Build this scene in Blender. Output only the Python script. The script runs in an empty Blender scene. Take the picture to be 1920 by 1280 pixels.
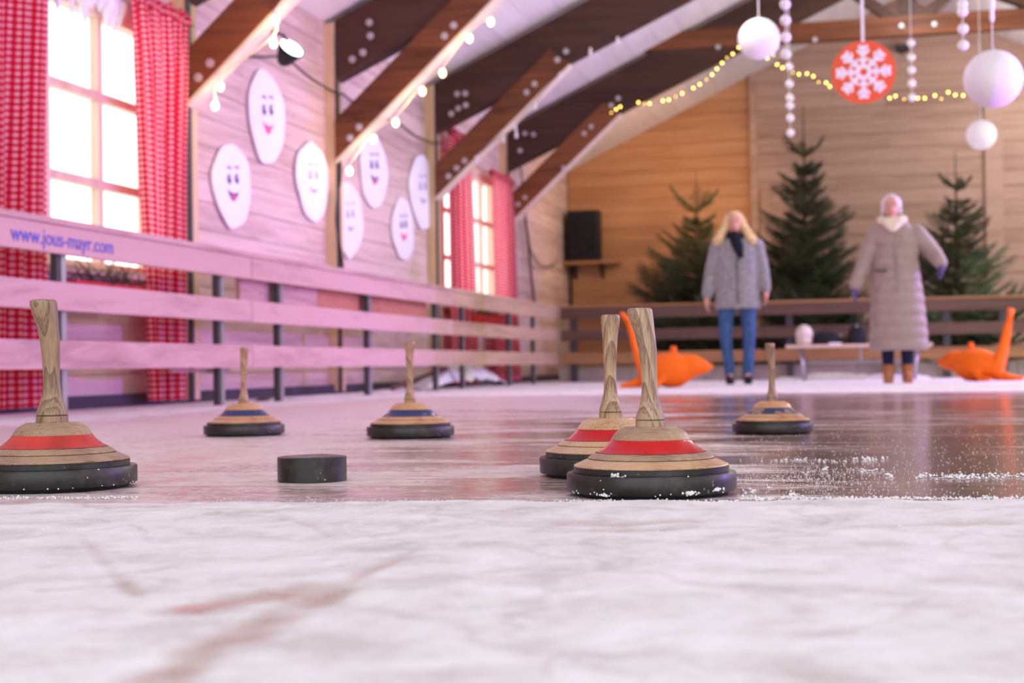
import bpy, bmesh, math, random
import numpy as np
from mathutils import Vector, Matrix
random.seed(7); rng = np.random.default_rng(7)
PI = math.pi
S = bpy.context.scene
COL = S.collection

# ------------------------------------------------------------------ camera
F = 2800.0                                   # focal length in pixels of the 1920 wide frame
YAW = math.atan(670/F); PITCH = math.atan(47/F); ROLL = 0.015
CAM = Vector((0, 0, 0.205))
fw0 = Vector((-math.sin(YAW), math.cos(YAW), 0)); R0 = Vector((math.cos(YAW), math.sin(YAW), 0))
FW = (fw0*math.cos(PITCH) + Vector((0, 0, 1))*math.sin(PITCH)).normalized()
U0 = R0.cross(FW).normalized()
RC = R0*math.cos(ROLL) - U0*math.sin(ROLL)
UC = R0*math.sin(ROLL) + U0*math.cos(ROLL)
cd = bpy.data.cameras.new('camera'); cam = bpy.data.objects.new('camera', cd); COL.objects.link(cam)
m = Matrix((RC, UC, -FW)).transposed().to_4x4(); m.translation = CAM; cam.matrix_world = m
cd.sensor_width = 36; cd.lens = 36*F/1920; cd.clip_start = 0.02; cd.clip_end = 200
cd.dof.use_dof = True; cd.dof.focus_distance = 2.5; cd.dof.aperture_fstop = 5.0; cd.dof.aperture_blades = 9
S.camera = cam

# ------------------------------------------------------------------ world, lamps and fill lights, exposure
w = bpy.data.worlds.new('overcast_sky'); S.world = w; w.use_nodes = True
bg = w.node_tree.nodes['Background']; bg.inputs[0].default_value = (0.93, 0.98, 0.98, 1); bg.inputs[1].default_value = 1.8
S.view_settings.view_transform = 'Standard'; S.view_settings.look = 'None'
S.view_settings.exposure = 0.42; S.view_settings.gamma = 1.0
S.view_settings.use_curve_mapping = False
S.cycles.max_bounces = 8; S.cycles.diffuse_bounces = 5; S.cycles.glossy_bounces = 4
S.cycles.transparent_max_bounces = 8; S.cycles.caustics_reflective = False; S.cycles.caustics_refractive = False
S.cycles.sample_clamp_indirect = 6.0

def lamp(name, kind, loc, target, energy, col, size=0.3, spot=None, blend=0.5):
    ld = bpy.data.lights.new(name, kind); o = bpy.data.objects.new(name, ld); COL.objects.link(o)
    o.location = loc; ld.energy = energy; ld.color = col
    if kind == 'AREA': ld.size = size
    else: ld.shadow_soft_size = size
    if spot: ld.spot_size = spot; ld.spot_blend = blend
    if target is not None:
        o.rotation_euler = (Vector(target)-Vector(loc)).to_track_quat('-Z', 'Y').to_euler()
    return o
lamp('violet_stage_light', 'SPOT', (4.8, 8.6, 0.78), (-4.4, 8.6, 0.95), 1120, (0.46, 0.10, 1.0), 0.05, 1.25, 0.75)
lamp('violet_wash_light', 'SPOT', (4.9, 15.6, 2.5), (0.0, 15.4, 1.1), 800, (0.45, 0.18, 1.0), 0.08, 1.3, 0.6)
lamp('magenta_stage_light', 'SPOT', (3.6, 3.0, 2.9), (-4.2, 7.3, 0.6), 130, (1.0, 0.15, 0.75), 0.12, 0.9, 0.7)
lamp('warm_wall_lamp', 'SPOT', (-1.4, 18.9, 2.6), (-4.0, 22.1, 2.2), 150, (1.0, 0.55, 0.22), 0.15, 1.9, 0.9)
lamp('violet_floor_light', 'SPOT', (4.9, 6.2, 1.1), (-0.4, 3.4, 0.0), 260, (0.40, 0.14, 1.0), 0.05, 1.5, 0.8)
lamp('violet_ice_light', 'SPOT', (4.9, 10.0, 2.0), (-1.2, 8.2, 0.0), 420, (0.55, 0.22, 1.0), 0.08, 1.2, 0.8)
for lx, ly, lz, en in ((3.6, 6.0, 2.7, 80), (3.9, 11.0, 2.9, 130), (3.2, 16.0, 3.4, 150), (-1.2, 13.2, 3.35, 26), (-1.0, 10.2, 2.95, 26), (-0.6, 6.0, 2.6, 8), (0.6, 17.0, 4.3, 30), (2.6, 20.2, 3.6, 70)):  # unseen fill lights added to brighten the hall and its ceiling
    lamp('hall_fill', 'POINT', (lx, ly, lz), None, en, (1.0, 0.93, 0.93), 0.3)

# ------------------------------------------------------------------ pixel -> point helpers (used only to measure where things stand)
def ray(px, py):
    return (FW + RC*((px-960)/F) + UC*((640-py)/F))
def onx(px, py, X): r = ray(px, py); return CAM + r*((X-CAM.x)/r.x)
def ony(px, py, Y): r = ray(px, py); return CAM + r*((Y-CAM.y)/r.y)
def onz(px, py, Z=0.0): r = ray(px, py); return CAM + r*((Z-CAM.z)/r.z)
def atd(px, py, D): return CAM + ray(px, py)*D
def depth(p): return (Vector(p)-CAM).dot(FW)
def facing(p): return math.atan2(-(p[0]), p[1])

# ------------------------------------------------------------------ materials
MATS = {}
def nodes_of(name):
    mt = bpy.data.materials.new(name); mt.use_nodes = True
    nt = mt.node_tree; b = nt.nodes['Principled BSDF']; return mt, nt, b
def N(nt, t, **kw):
    n = nt.nodes.new(t)
    for k, v in kw.items():
        if k.startswith('i_'):
            n.inputs[k[2:].replace('_', ' ')].default_value = v
        else: setattr(n, k, v)
    return n
def L(nt, a, b): nt.links.new(a, b)
def ramp(nt, fac, stops):
    r = nt.nodes.new('ShaderNodeValToRGB'); el = r.color_ramp.elements
    while len(el) < len(stops): el.new(0.5)
    for e, (p, c) in zip(el, stops): e.position = p; e.color = (*c, 1) if len(c) == 3 else c
    L(nt, fac, r.inputs[0]); return r.outputs[0]
def plain(name, col, rough=0.6, metal=0.0, var=0.12, scale=8, bump=0.0, coat=0.0, sheen=0.0):
    mt, nt, b = nodes_of(name)
    tc = N(nt, 'ShaderNodeTexCoord'); no = N(nt, 'ShaderNodeTexNoise', i_Scale=scale, i_Detail=4.0)
    L(nt, tc.outputs['Object'], no.inputs['Vector'])
    lo = tuple(max(0, c*(1-var)) for c in col); hi = tuple(min(1, c*(1+var)) for c in col)
    L(nt, ramp(nt, no.outputs[0], [(0.3, lo), (0.7, hi)]), b.inputs['Base Color'])
    b.inputs['Roughness'].default_value = rough; b.inputs['Metallic'].default_value = metal
    b.inputs['Coat Weight'].default_value = coat; b.inputs['Sheen Weight'].default_value = sheen
    if bump:
        bp = N(nt, 'ShaderNodeBump', i_Strength=bump, i_Distance=0.01); L(nt, no.outputs[0], bp.inputs['Height']); L(nt, bp.outputs[0], b.inputs['Normal'])
    MATS[name] = mt; return mt
def wood(name, dark, light, axis='Y', grain=22, rough=0.55, world=True, rand=0.25, stretch=14, bump=0.15, coat=0.0):
    mt, nt, b = nodes_of(name)
    if world: co = N(nt, 'ShaderNodeNewGeometry').outputs['Position']
    else: co = N(nt, 'ShaderNodeTexCoord').outputs['Object']
    oi = N(nt, 'ShaderNodeObjectInfo')
    off = N(nt, 'ShaderNodeVectorMath', operation='SCALE'); off.inputs[0].default_value = (37, 19, 53); L(nt, oi.outputs['Random'], off.inputs['Scale'])
    ad = N(nt, 'ShaderNodeVectorMath', operation='ADD'); L(nt, co, ad.inputs[0]); L(nt, off.outputs[0], ad.inputs[1])
    mp = N(nt, 'ShaderNodeMapping'); sc = [grain]*3; sc['XYZ'.index(axis)] = grain/stretch; mp.inputs['Scale'].default_value = sc
    L(nt, ad.outputs[0], mp.inputs['Vector'])
    n1 = N(nt, 'ShaderNodeTexNoise', i_Scale=1.0, i_Detail=6.0, i_Roughness=0.65, i_Distortion=0.6); L(nt, mp.outputs[0], n1.inputs['Vector'])
    n2 = N(nt, 'ShaderNodeTexNoise', i_Scale=0.22, i_Detail=3.0); L(nt, mp.outputs[0], n2.inputs['Vector'])
    mx = N(nt, 'ShaderNodeMath', operation='MULTIPLY_ADD'); L(nt, n2.outputs[0], mx.inputs[0]); mx.inputs[1].default_value = 0.6
    L(nt, n1.outputs[0], mx.inputs[2])
    rr = N(nt, 'ShaderNodeMath', operation='MULTIPLY_ADD'); L(nt, oi.outputs['Random'], rr.inputs[0]); rr.inputs[1].default_value = rand; L(nt, mx.outputs[0], rr.inputs[2])
    L(nt, ramp(nt, rr.outputs[0], [(0.55, dark), (1.15 if False else 1.0, light)]), b.inputs['Base Color'])
    b.inputs['Roughness'].default_value = rough; b.inputs['Coat Weight'].default_value = coat; b.inputs['Specular IOR Level'].default_value = 0.25
    bp = N(nt, 'ShaderNodeBump', i_Strength=bump, i_Distance=0.004); L(nt, n1.outputs[0], bp.inputs['Height']); L(nt, bp.outputs[0], b.inputs['Normal'])
    MATS[name] = mt; return mt
def emit(name, col, strength):
    mt, nt, b = nodes_of(name); b.inputs['Base Color'].default_value = (*col, 1)
    b.inputs['Emission Color'].default_value = (*col, 1); b.inputs['Emission Strength'].default_value = strength
    MATS[name] = mt; return mt

wood('wall_pine', (0.42, 0.29, 0.25), (0.72, 0.57, 0.51), 'Y', 20, 0.6, rand=0.22)
wood('gable_pine', (0.30, 0.18, 0.125), (0.50, 0.335, 0.25), 'X', 16, 0.6, rand=0.2)
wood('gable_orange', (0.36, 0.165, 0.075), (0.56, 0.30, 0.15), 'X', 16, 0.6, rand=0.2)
wood('post_pine', (0.50, 0.34, 0.19), (0.72, 0.54, 0.33), 'Z', 20, 0.6)
wood('beam_brown', (0.025, 0.012, 0.009), (0.075, 0.034, 0.022), 'X', 18, 0.5, rand=0.15)
wood('strut_brown', (0.055, 0.018, 0.007), (0.20, 0.070, 0.026), 'X', 18, 0.5, rand=0.15)  # redder and brighter than the beams: bulb light put into the colour
wood('lit_underside_pale', (0.60, 0.48, 0.38), (0.80, 0.68, 0.56), 'X', 18, 0.6)
wood('fence_wood', (0.24, 0.135, 0.12), (0.56, 0.37, 0.34), 'Y', 14, 0.6, rand=0.3, stretch=9)
wood('fence_red', (0.32, 0.12, 0.07), (0.50, 0.22, 0.14), 'Y', 14, 0.6)
wood('fence_tan', (0.34, 0.22, 0.15), (0.54, 0.38, 0.27), 'Y', 14, 0.6, rand=0.3)
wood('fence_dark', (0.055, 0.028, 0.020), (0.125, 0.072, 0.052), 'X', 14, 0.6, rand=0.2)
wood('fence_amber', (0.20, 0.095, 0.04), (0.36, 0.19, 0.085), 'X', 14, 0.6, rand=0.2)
wood('ceiling_white', (0.70, 0.67, 0.70), (0.84, 0.81, 0.84), 'Y', 9, 0.7, rand=0.15)
wood('bench_wood', (0.48, 0.33, 0.25), (0.70, 0.52, 0.42), 'X', 30, 0.5)
wood('trunk_bark', (0.06, 0.035, 0.02), (0.13, 0.085, 0.05), 'Z', 40, 0.9)
plain('steel_grey', (0.42, 0.42, 0.45), 0.35, 0.7)
plain('washer_steel', (0.50, 0.47, 0.47), 0.4, 0.3)
plain('steel_dark', (0.06, 0.055, 0.06), 0.5, 0.4)
plain('black_plastic', (0.008, 0.008, 0.009), 0.6, 0, 0.3, 30)
plain('cable_black', (0.03, 0.022, 0.025), 0.6)
plain('cable_cream', (0.8, 0.72, 0.6), 0.5)
plain('thread_white', (0.85, 0.83, 0.82), 0.6)
plain('snow_white', (0.88, 0.88, 0.9), 0.8, 0, 0.05, 30, 0.5)
plain('tarp_white', (0.80, 0.82, 0.84), 0.6, 0, 0.08, 6, 0.6)
plain('liner_black', (0.04, 0.035, 0.05), 0.6)
plain('styrofoam', (0.86, 0.85, 0.87), 0.6, 0, 0.03, 60, 0.3)
plain('paper_white', (0.88, 0.89, 0.96), 0.6, 0, 0.03)
plain('paper_dark', (0.05, 0.04, 0.12), 0.6)
plain('paper_grey', (0.35, 0.35, 0.52), 0.6)
plain('paper_pink', (0.85, 0.10, 0.28), 0.6)
plain('orange_plastic', (0.86, 0.15, 0.006), 0.42, 0, 0.05, 3)
plain('orange_disc', (0.83, 0.13, 0.045), 0.5, 0, 0.04, 3)
plain('flake_white', (0.90, 0.85, 0.83), 0.6, 0, 0.03)
plain('box_red', (0.62, 0.04, 0.05), 0.5)
plain('text_blue', (0.10, 0.10, 0.50), 0.6)
plain('skin', (0.62, 0.30, 0.24), 0.5, 0, 0.06)
plain('lips', (0.55, 0.14, 0.13), 0.5)
plain('eye_white', (0.7, 0.7, 0.7), 0.3)
plain('eye_dark', (0.03, 0.03, 0.04), 0.3)
plain('hair_blonde', (0.66, 0.47, 0.24), 0.5, 0, 0.35, 25, 0.4)
plain('hair_silver', (0.62, 0.55, 0.62), 0.6, 0, 0.2, 25, 0.3)
plain('coat_grey', (0.255, 0.245, 0.26), 0.9, 0, 0.45, 45, 0.4, sheen=0.3)
plain('coat_taupe', (0.30, 0.225, 0.20), 0.55, 0, 0.12, 12, 0.2, sheen=0.2)
plain('fur_trim', (0.42, 0.33, 0.28), 0.9, 0, 0.3, 60, 0.8)
plain('jeans_blue', (0.045, 0.10, 0.24), 0.8, 0, 0.35, 30, 0.2)
plain('trousers_navy', (0.012, 0.014, 0.045), 0.8)
plain('scarf_black', (0.012, 0.012, 0.022), 0.9, 0, 0.4, 60, 0.5)
plain('scarf_cream', (0.72, 0.62, 0.50), 0.95, 0, 0.12, 50, 0.8)
plain('boot_brown', (0.36, 0.13, 0.045), 0.6, 0, 0.2, 30)
plain('shoe_black', (0.015, 0.014, 0.018), 0.5)
plain('glove_violet', (0.10, 0.07, 0.20), 0.8)
plain('bag_black', (0.014, 0.014, 0.020), 0.6, 0, 0.3)
plain('bag_tan', (0.42, 0.28, 0.20), 0.7)
plain('bag_white', (0.66, 0.58, 0.52), 0.8, 0, 0.25, 40, 0.6)
plain('bag_brown', (0.07, 0.035, 0.025), 0.7)
plain('stone_foot', (0.36, 0.30, 0.26), 0.9, 0, 0.2, 4)
emit('bulb_warm', (1.0, 0.72, 0.36), 6.0)
emit('bulb_yellow', (1.0, 0.66, 0.14), 7.0)
emit('lamp_face', (0.70, 0.95, 1.0), 6.0)
mt = plain('bulb_unlit', (0.75, 0.72, 0.80), 0.15)
# rubber of the stone rings, worn and dusted
def rubber():
    mt, nt, b = nodes_of('ring_rubber'); tc = N(nt, 'ShaderNodeTexCoord')
    n1 = N(nt, 'ShaderNodeTexNoise', i_Scale=22.0, i_Detail=8.0, i_Roughness=0.7); L(nt, tc.outputs['Object'], n1.inputs['Vector'])
    n2 = N(nt, 'ShaderNodeTexNoise', i_Scale=90.0, i_Detail=3.0); L(nt, tc.outputs['Object'], n2.inputs['Vector'])
    c1 = ramp(nt, n1.outputs[0], [(0.38, (0.006, 0.005, 0.005)), (0.54, (0.018, 0.014, 0.014)), (0.72, (0.060, 0.050, 0.050))])
    f = ramp(nt, n2.outputs[0], [(0.70, (0, 0, 0)), (0.76, (1, 1, 1))])
    mx = N(nt, 'ShaderNodeMix', data_type='RGBA'); L(nt, f, mx.inputs[0]); L(nt, c1, mx.inputs[6]); mx.inputs[7].default_value = (0.45, 0.42, 0.42, 1)
    L(nt, mx.outputs[2], b.inputs['Base Color'])
    L(nt, ramp(nt, n1.outputs[0], [(0.4, (0.28,)*3), (0.7, (0.55,)*3)]), b.inputs['Roughness'])
    bp = N(nt, 'ShaderNodeBump', i_Strength=0.35, i_Distance=0.002); L(nt, n1.outputs[0], bp.inputs['Height']); L(nt, bp.outputs[0], b.inputs['Normal'])
    MATS['ring_rubber'] = mt
rubber()
# turned ash wood: nested growth rings cut by the turning
def ash(name, dark, light, seed, rough=0.45, ringscale=46, coat=0.1):
    turned = ringscale < 40
    mt, nt, b = nodes_of(name); tc = N(nt, 'ShaderNodeTexCoord')
    mp = N(nt, 'ShaderNodeMapping'); mp.inputs['Location'].default_value = (seed*0.011+0.02, 0.035+seed*0.004, seed*0.13); mp.inputs['Scale'].default_value = (1, 1, 0.11)
    L(nt, tc.outputs['Object'], mp.inputs['Vector'])
    nz = N(nt, 'ShaderNodeTexNoise', i_Scale=16.0, i_Detail=2.0); L(nt, mp.outputs[0], nz.inputs['Vector'])
    ms = N(nt, 'ShaderNodeVectorMath', operation='MULTIPLY_ADD'); L(nt, nz.outputs['Color'], ms.inputs[0]); ms.inputs[1].default_value = (0.05, 0.05, 0.02); L(nt, mp.outputs[0], ms.inputs[2])
    wv = N(nt, 'ShaderNodeTexWave', wave_type='RINGS', rings_direction='SPHERICAL', wave_profile='SAW' if ringscale > 30 else 'SIN', i_Scale=float(ringscale), i_Distortion=0.6, i_Detail=1.0)
    L(nt, ms.outputs[0], wv.inputs['Vector'])
    mp2 = N(nt, 'ShaderNodeMapping'); mp2.inputs['Scale'].default_value = (24, 330, 330) if turned else (520, 520, 22); mp2.inputs['Rotation'].default_value = (0.1, 0.2, seed) if turned else (0, 0, 0); L(nt, tc.outputs['Object'], mp2.inputs['Vector'])
    n2 = N(nt, 'ShaderNodeTexNoise', i_Scale=1.0, i_Detail=3.0); L(nt, mp2.outputs[0], n2.inputs['Vector'])
    n3 = N(nt, 'ShaderNodeTexNoise', i_Scale=14.0, i_Detail=3.0); L(nt, tc.outputs['Object'], n3.inputs['Vector'])
    a = N(nt, 'ShaderNodeMath', operation='MULTIPLY_ADD'); L(nt, wv.outputs['Fac'], a.inputs[0]); a.inputs[1].default_value = 0.36 if ringscale > 30 else 0.20; L(nt, n2.outputs[0], a.inputs[2])
    a2 = N(nt, 'ShaderNodeMath', operation='MULTIPLY_ADD'); L(nt, n3.outputs[0], a2.inputs[0]); a2.inputs[1].default_value = 0.30; L(nt, a.outputs[0], a2.inputs[2])
    L(nt, ramp(nt, a2.outputs[0], [(0.60 if ringscale > 30 else 0.50, light), (0.86, tuple((x+y)/2 for x, y in zip(dark, light))), (1.0, dark)]), b.inputs['Base Color'])
    b.inputs['Roughness'].default_value = rough; b.inputs['Coat Weight'].default_value = coat; b.inputs['Coat Roughness'].default_value = 0.3
    bp = N(nt, 'ShaderNodeBump', i_Strength=0.12, i_Distance=0.001); L(nt, n2.outputs[0], bp.inputs['Height']); L(nt, bp.outputs[0], b.inputs['Normal'])
    MATS[name] = mt
for i in range(6):
    ash('ash_handle_%d' % i, ((0.15, 0.085, 0.05), (0.20, 0.115, 0.07), (0.20, 0.10, 0.05), (0.26, 0.14, 0.08), (0.26, 0.14, 0.08), (0.20, 0.11, 0.07))[i],
        ((0.36, 0.23, 0.13), (0.48, 0.33, 0.21), (0.52, 0.35, 0.205), (0.50, 0.30, 0.17), (0.50, 0.30, 0.18), (0.42, 0.25, 0.15))[i], i)
ash('turned_grey', (0.19, 0.11, 0.07), (0.44, 0.29, 0.18), 9, 0.5, 24)
ash('turned_honey', (0.34, 0.17, 0.08), (0.62, 0.40, 0.22), 7, 0.4, 22, 0.3)
ash('turned_orange', (0.36, 0.15, 0.055), (0.60, 0.33, 0.15), 5, 0.4, 22, 0.3)
plain('paint_red', (0.50, 0.006, 0.005), 0.33, 0, 0.08, 20, 0.05, 0.15)
plain('paint_red_old', (0.50, 0.045, 0.035), 0.45, 0, 0.2, 30, 0.1)
plain('paint_blue', (0.025, 0.035, 0.13), 0.35, 0, 0.15, 20, 0.05, 0.3)
for _n in ('orange_plastic', 'orange_disc', 'jeans_blue', 'scarf_black', 'bag_black', 'trousers_navy', 'shoe_black'): MATS[_n].node_tree.nodes['Principled BSDF'].inputs['Specular IOR Level'].default_value = 0.2
for _n in ('paint_red', 'paint_red_old', 'paint_blue'):
    _b = MATS[_n].node_tree.nodes['Principled BSDF']; _b.inputs['Specular IOR Level'].default_value = 0.2; _b.inputs['Coat Weight'].default_value = 0.35 if _n != 'paint_red_old' else 0.1; _b.inputs['Coat Roughness'].default_value = 0.12
def worn():
    mt, nt, b = nodes_of('paint_blue_worn'); tc = N(nt, 'ShaderNodeTexCoord')
    n1 = N(nt, 'ShaderNodeTexNoise', i_Scale=30.0, i_Detail=6.0); L(nt, tc.outputs['Object'], n1.inputs['Vector'])
    L(nt, ramp(nt, n1.outputs[0], [(0.50, (0.02, 0.035, 0.10)), (0.56, (0.28, 0.18, 0.12))]), b.inputs['Base Color']); MATS['paint_blue_worn'] = mt
worn()
# gingham cloth, partly translucent
def gingham():
    mt, nt, b = nodes_of('gingham_cloth')
    uv = N(nt, 'ShaderNodeUVMap'); uv.uv_map = 'UVMap'; sp = N(nt, 'ShaderNodeSeparateXYZ'); L(nt, uv.outputs[0], sp.inputs[0])
    outs = []
    for k in (0, 1):
        f = N(nt, 'ShaderNodeMath', operation='MULTIPLY'); L(nt, sp.outputs[k], f.inputs[0]); f.inputs[1].default_value = 1/0.035
        g = N(nt, 'ShaderNodeMath', operation='FRACT'); L(nt, f.outputs[0], g.inputs[0])
        h = N(nt, 'ShaderNodeMath', operation='GREATER_THAN'); L(nt, g.outputs[0], h.inputs[0]); h.inputs[1].default_value = 0.5
        outs.append(h.outputs[0])
    a = N(nt, 'ShaderNodeMath', operation='ADD'); L(nt, outs[0], a.inputs[0]); L(nt, outs[1], a.inputs[1])
    hf = N(nt, 'ShaderNodeMath', operation='MULTIPLY'); L(nt, a.outputs[0], hf.inputs[0]); hf.inputs[1].default_value = 0.5
    c = ramp(nt, hf.outputs[0], [(0.0, (0.62, 0.002, 0.03)), (0.5, (0.78, 0.05, 0.10)), (1.0, (0.95, 0.70, 0.74))])
    L(nt, c, b.inputs['Base Color']); b.inputs['Roughness'].default_value = 0.9
    tr = N(nt, 'ShaderNodeBsdfTranslucent'); L(nt, c, tr.inputs[0])
    ms = N(nt, 'ShaderNodeMixShader'); ms.inputs[0].default_value = 0.5; L(nt, b.outputs[0], ms.inputs[1]); L(nt, tr.outputs[0], ms.inputs[2])
    L(nt, ms.outputs[0], nt.nodes['Material Output'].inputs[0]); MATS['gingham_cloth'] = mt
gingham()
def glass():
    mt, nt, b = nodes_of('window_glass')
    g = N(nt, 'ShaderNodeBsdfGlossy', i_Roughness=0.03); t = N(nt, 'ShaderNodeBsdfTransparent')
    ms = N(nt, 'ShaderNodeMixShader'); ms.inputs[0].default_value = 0.05; L(nt, t.outputs[0], ms.inputs[1]); L(nt, g.outputs[0], ms.inputs[2])
    L(nt, ms.outputs[0], nt.nodes['Material Output'].inputs[0]); MATS['window_glass'] = mt
glass()
def needles():
    mt, nt, b = nodes_of('fir_needles'); oi = N(nt, 'ShaderNodeObjectInfo'); g = N(nt, 'ShaderNodeNewGeometry')
    no = N(nt, 'ShaderNodeTexNoise', i_Scale=9.0, i_Detail=2.0); L(nt, g.outputs['Position'], no.inputs['Vector'])
    a = N(nt, 'ShaderNodeMath', operation='MULTIPLY_ADD'); L(nt, oi.outputs['Random'], a.inputs[0]); a.inputs[1].default_value = 0.5; L(nt, no.outputs[0], a.inputs[2])
    L(nt, ramp(nt, a.outputs[0], [(0.4, (0.010, 0.024, 0.008)), (0.9, (0.040, 0.078, 0.027))]), b.inputs['Base Color'])
    b.inputs['Roughness'].default_value = 0.6; MATS['fir_needles'] = mt
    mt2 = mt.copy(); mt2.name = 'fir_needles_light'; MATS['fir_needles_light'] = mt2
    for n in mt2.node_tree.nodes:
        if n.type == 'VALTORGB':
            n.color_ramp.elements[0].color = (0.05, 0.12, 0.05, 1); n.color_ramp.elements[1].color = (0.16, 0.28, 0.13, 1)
needles()

# ice sheet: vertex attributes 'snow' and 'wet' say where the powder lies and where the sheet is melted
P_A = onz(1500, 911); P_B = onz(650, 912)
def ice():
    mt, nt, b = nodes_of('ice_sheet')
    g = N(nt, 'ShaderNodeNewGeometry'); pos = g.outputs['Position']
    def attr(n): a = N(nt, 'ShaderNodeAttribute'); a.attribute_name = n; return a.outputs['Fac']
    def noise(sc, det=5.0, rough=0.6, dist=0.0, stretch=None):
        n = N(nt, 'ShaderNodeTexNoise', i_Scale=float(sc), i_Detail=det, i_Roughness=rough, i_Distortion=dist)
        if stretch:
            mp = N(nt, 'ShaderNodeMapping'); mp.inputs['Scale'].default_value = stretch; mp.inputs['Rotation'].default_value = (0, 0, -YAW-0.05)
            L(nt, pos, mp.inputs['Vector']); L(nt, mp.outputs[0], n.inputs['Vector'])
        else: L(nt, pos, n.inputs['Vector'])
        return n.outputs[0]
    def madd(a, k, c):
        x = N(nt, 'ShaderNodeMath', operation='MULTIPLY_ADD'); L(nt, a, x.inputs[0]); x.inputs[1].default_value = k
        if isinstance(c, (int, float)): x.inputs[2].default_value = c
        else: L(nt, c, x.inputs[2])
        return x.outputs[0]
    def mix(f, a, c):
        x = N(nt, 'ShaderNodeMix', data_type='RGBA'); L(nt, f, x.inputs[0])
        for s, v in ((6, a), (7, c)):
            if isinstance(v, tuple): x.inputs[s].default_value = (*v, 1)
            else: L(nt, v, x.inputs[s])
        return x.outputs[2]
    fine = noise(38, 8, 0.7); mid = noise(9, 6, 0.62, 0.4); big = noise(2.2, 4, 0.6, 0.5); speck = noise(260, 3, 0.6)
    scr = noise(16, 6, 0.65, 0.5, (0.5, 1.6, 1))
    gw = lambda v: ramp(nt, v, [(0.44, (0, 0, 0)), (0.60, (1, 1, 1))])
    # snow factor
    sf = gw(madd(fine, 0.45, madd(mid, 0.5, madd(attr('snow'), 1.0, -0.50))))
    # frost on the sheet (thin scraped powder)
    band = noise(1.0, 3, 0.55, 0.3, (1.1, 4.5, 1))
    band2 = ramp(nt, band, [(0.43, (0, 0, 0)), (0.58, (1, 1, 1))])
    fr = ramp(nt, madd(fine, 0.45, madd(scr, 0.6, madd(band2, 0.36, madd(attr('wet'), -0.74, 0.16)))), [(0.28, (0, 0, 0)), (0.72, (1, 1, 1))])
    icec = ramp(nt, mid, [(0.3, (0.20, 0.13, 0.11)), (0.7, (0.34, 0.235, 0.205))])  # brown partly the wooden wall's reflection, put into the ice colour
    frostc = ramp(nt, madd(fine, 0.5, madd(scr, 0.5, 0.0)), [(0.38, (0.46, 0.36, 0.35)), (0.60, (0.78, 0.70, 0.70))])
    c = mix(fr, icec, frostc)
    snowc = ramp(nt, madd(fine, 0.45, madd(mid, 0.9, 0.0)), [(0.50, (0.62, 0.59, 0.58)), (0.66, (0.77, 0.76, 0.77)), (0.85, (0.87, 0.87, 0.89))])
    # crack lines in the packed snow
    vo = N(nt, 'ShaderNodeTexVoronoi', feature='DISTANCE_TO_EDGE', i_Scale=2.6)
    dn = N(nt, 'ShaderNodeTexNoise', i_Scale=5.0, i_Detail=4.0); L(nt, pos, dn.inputs['Vector'])
    vm = N(nt, 'ShaderNodeVectorMath', operation='MULTIPLY_ADD'); L(nt, dn.outputs['Color'], vm.inputs[0]); vm.inputs[1].default_value = (0.35, 0.35, 0); L(nt, pos, vm.inputs[2])
    L(nt, vm.outputs[0], vo.inputs['Vector'])
    crk = ramp(nt, madd(mid, 0.03, vo.outputs['Distance']), [(0.010, (0.35, 0.35, 0.35)), (0.040, (0, 0, 0))])
    snowc = mix(crk, snowc, (0.42, 0.37, 0.36))
    snowc = mix(attr('thin'), snowc, (0.44, 0.33, 0.28))
    c = mix(sf, c, snowc)
    # red marking line frozen into the sheet and reddish stains, plus painted pink puddle reflections
    nl = (P_B-P_A); nl.z = 0; nl.normalize(); nrm = Vector((-nl.y, nl.x, 0))
    dt = N(nt, 'ShaderNodeVectorMath', operation='DOT_PRODUCT'); L(nt, pos, dt.inputs[0]); dt.inputs[1].default_value = nrm
    sb = N(nt, 'ShaderNodeMath', operation='SUBTRACT'); L(nt, madd(noise(3, 3), 0.03, dt.outputs['Value']), sb.inputs[0]); sb.inputs[1].default_value = P_A.dot(nrm)+0.015
    ab = N(nt, 'ShaderNodeMath', operation='ABSOLUTE'); L(nt, sb.outputs[0], ab.inputs[0])
    ln = ramp(nt, ab.outputs[0], [(0.006, (0.45,)*3), (0.016, (0, 0, 0))])
    lm = N(nt, 'ShaderNodeMath', operation='MULTIPLY'); L(nt, ln, lm.inputs[0]); inv = N(nt, 'ShaderNodeMath', operation='SUBTRACT'); inv.inputs[0].default_value = 1.0; L(nt, sf, inv.inputs[1]); L(nt, inv.outputs[0], lm.inputs[1])
    c = mix(lm.outputs[0], c, (0.28, 0.03, 0.03))
    c = mix(attr('pink'), c, (0.62, 0.22, 0.24))
    L(nt, c, b.inputs['Base Color'])
    rb = mix(fr, (0.10, 0.10, 0.10), (0.38, 0.38, 0.38)); rb = mix(sf, rb, (0.75, 0.75, 0.75)); rb = mix(attr('thin'), rb, (0.2, 0.2, 0.2))
    L(nt, rb, b.inputs['Roughness']); b.inputs['IOR'].default_value = 1.33; b.inputs['Specular IOR Level'].default_value = 0.7
    hb = madd(speck, 0.25, madd(fine, 1.0, mid))
    bp = N(nt, 'ShaderNodeBump', i_Distance=0.004); L(nt, hb, bp.inputs['Height'])
    bs = mix(fr, (0.05, 0.05, 0.05), (0.35, 0.35, 0.35)); bs = mix(sf, bs, (0.8, 0.8, 0.8)); L(nt, bs, bp.inputs['Strength']); L(nt, bp.outputs[0], b.inputs['Normal'])
    MATS['ice_sheet'] = mt
ice()

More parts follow.
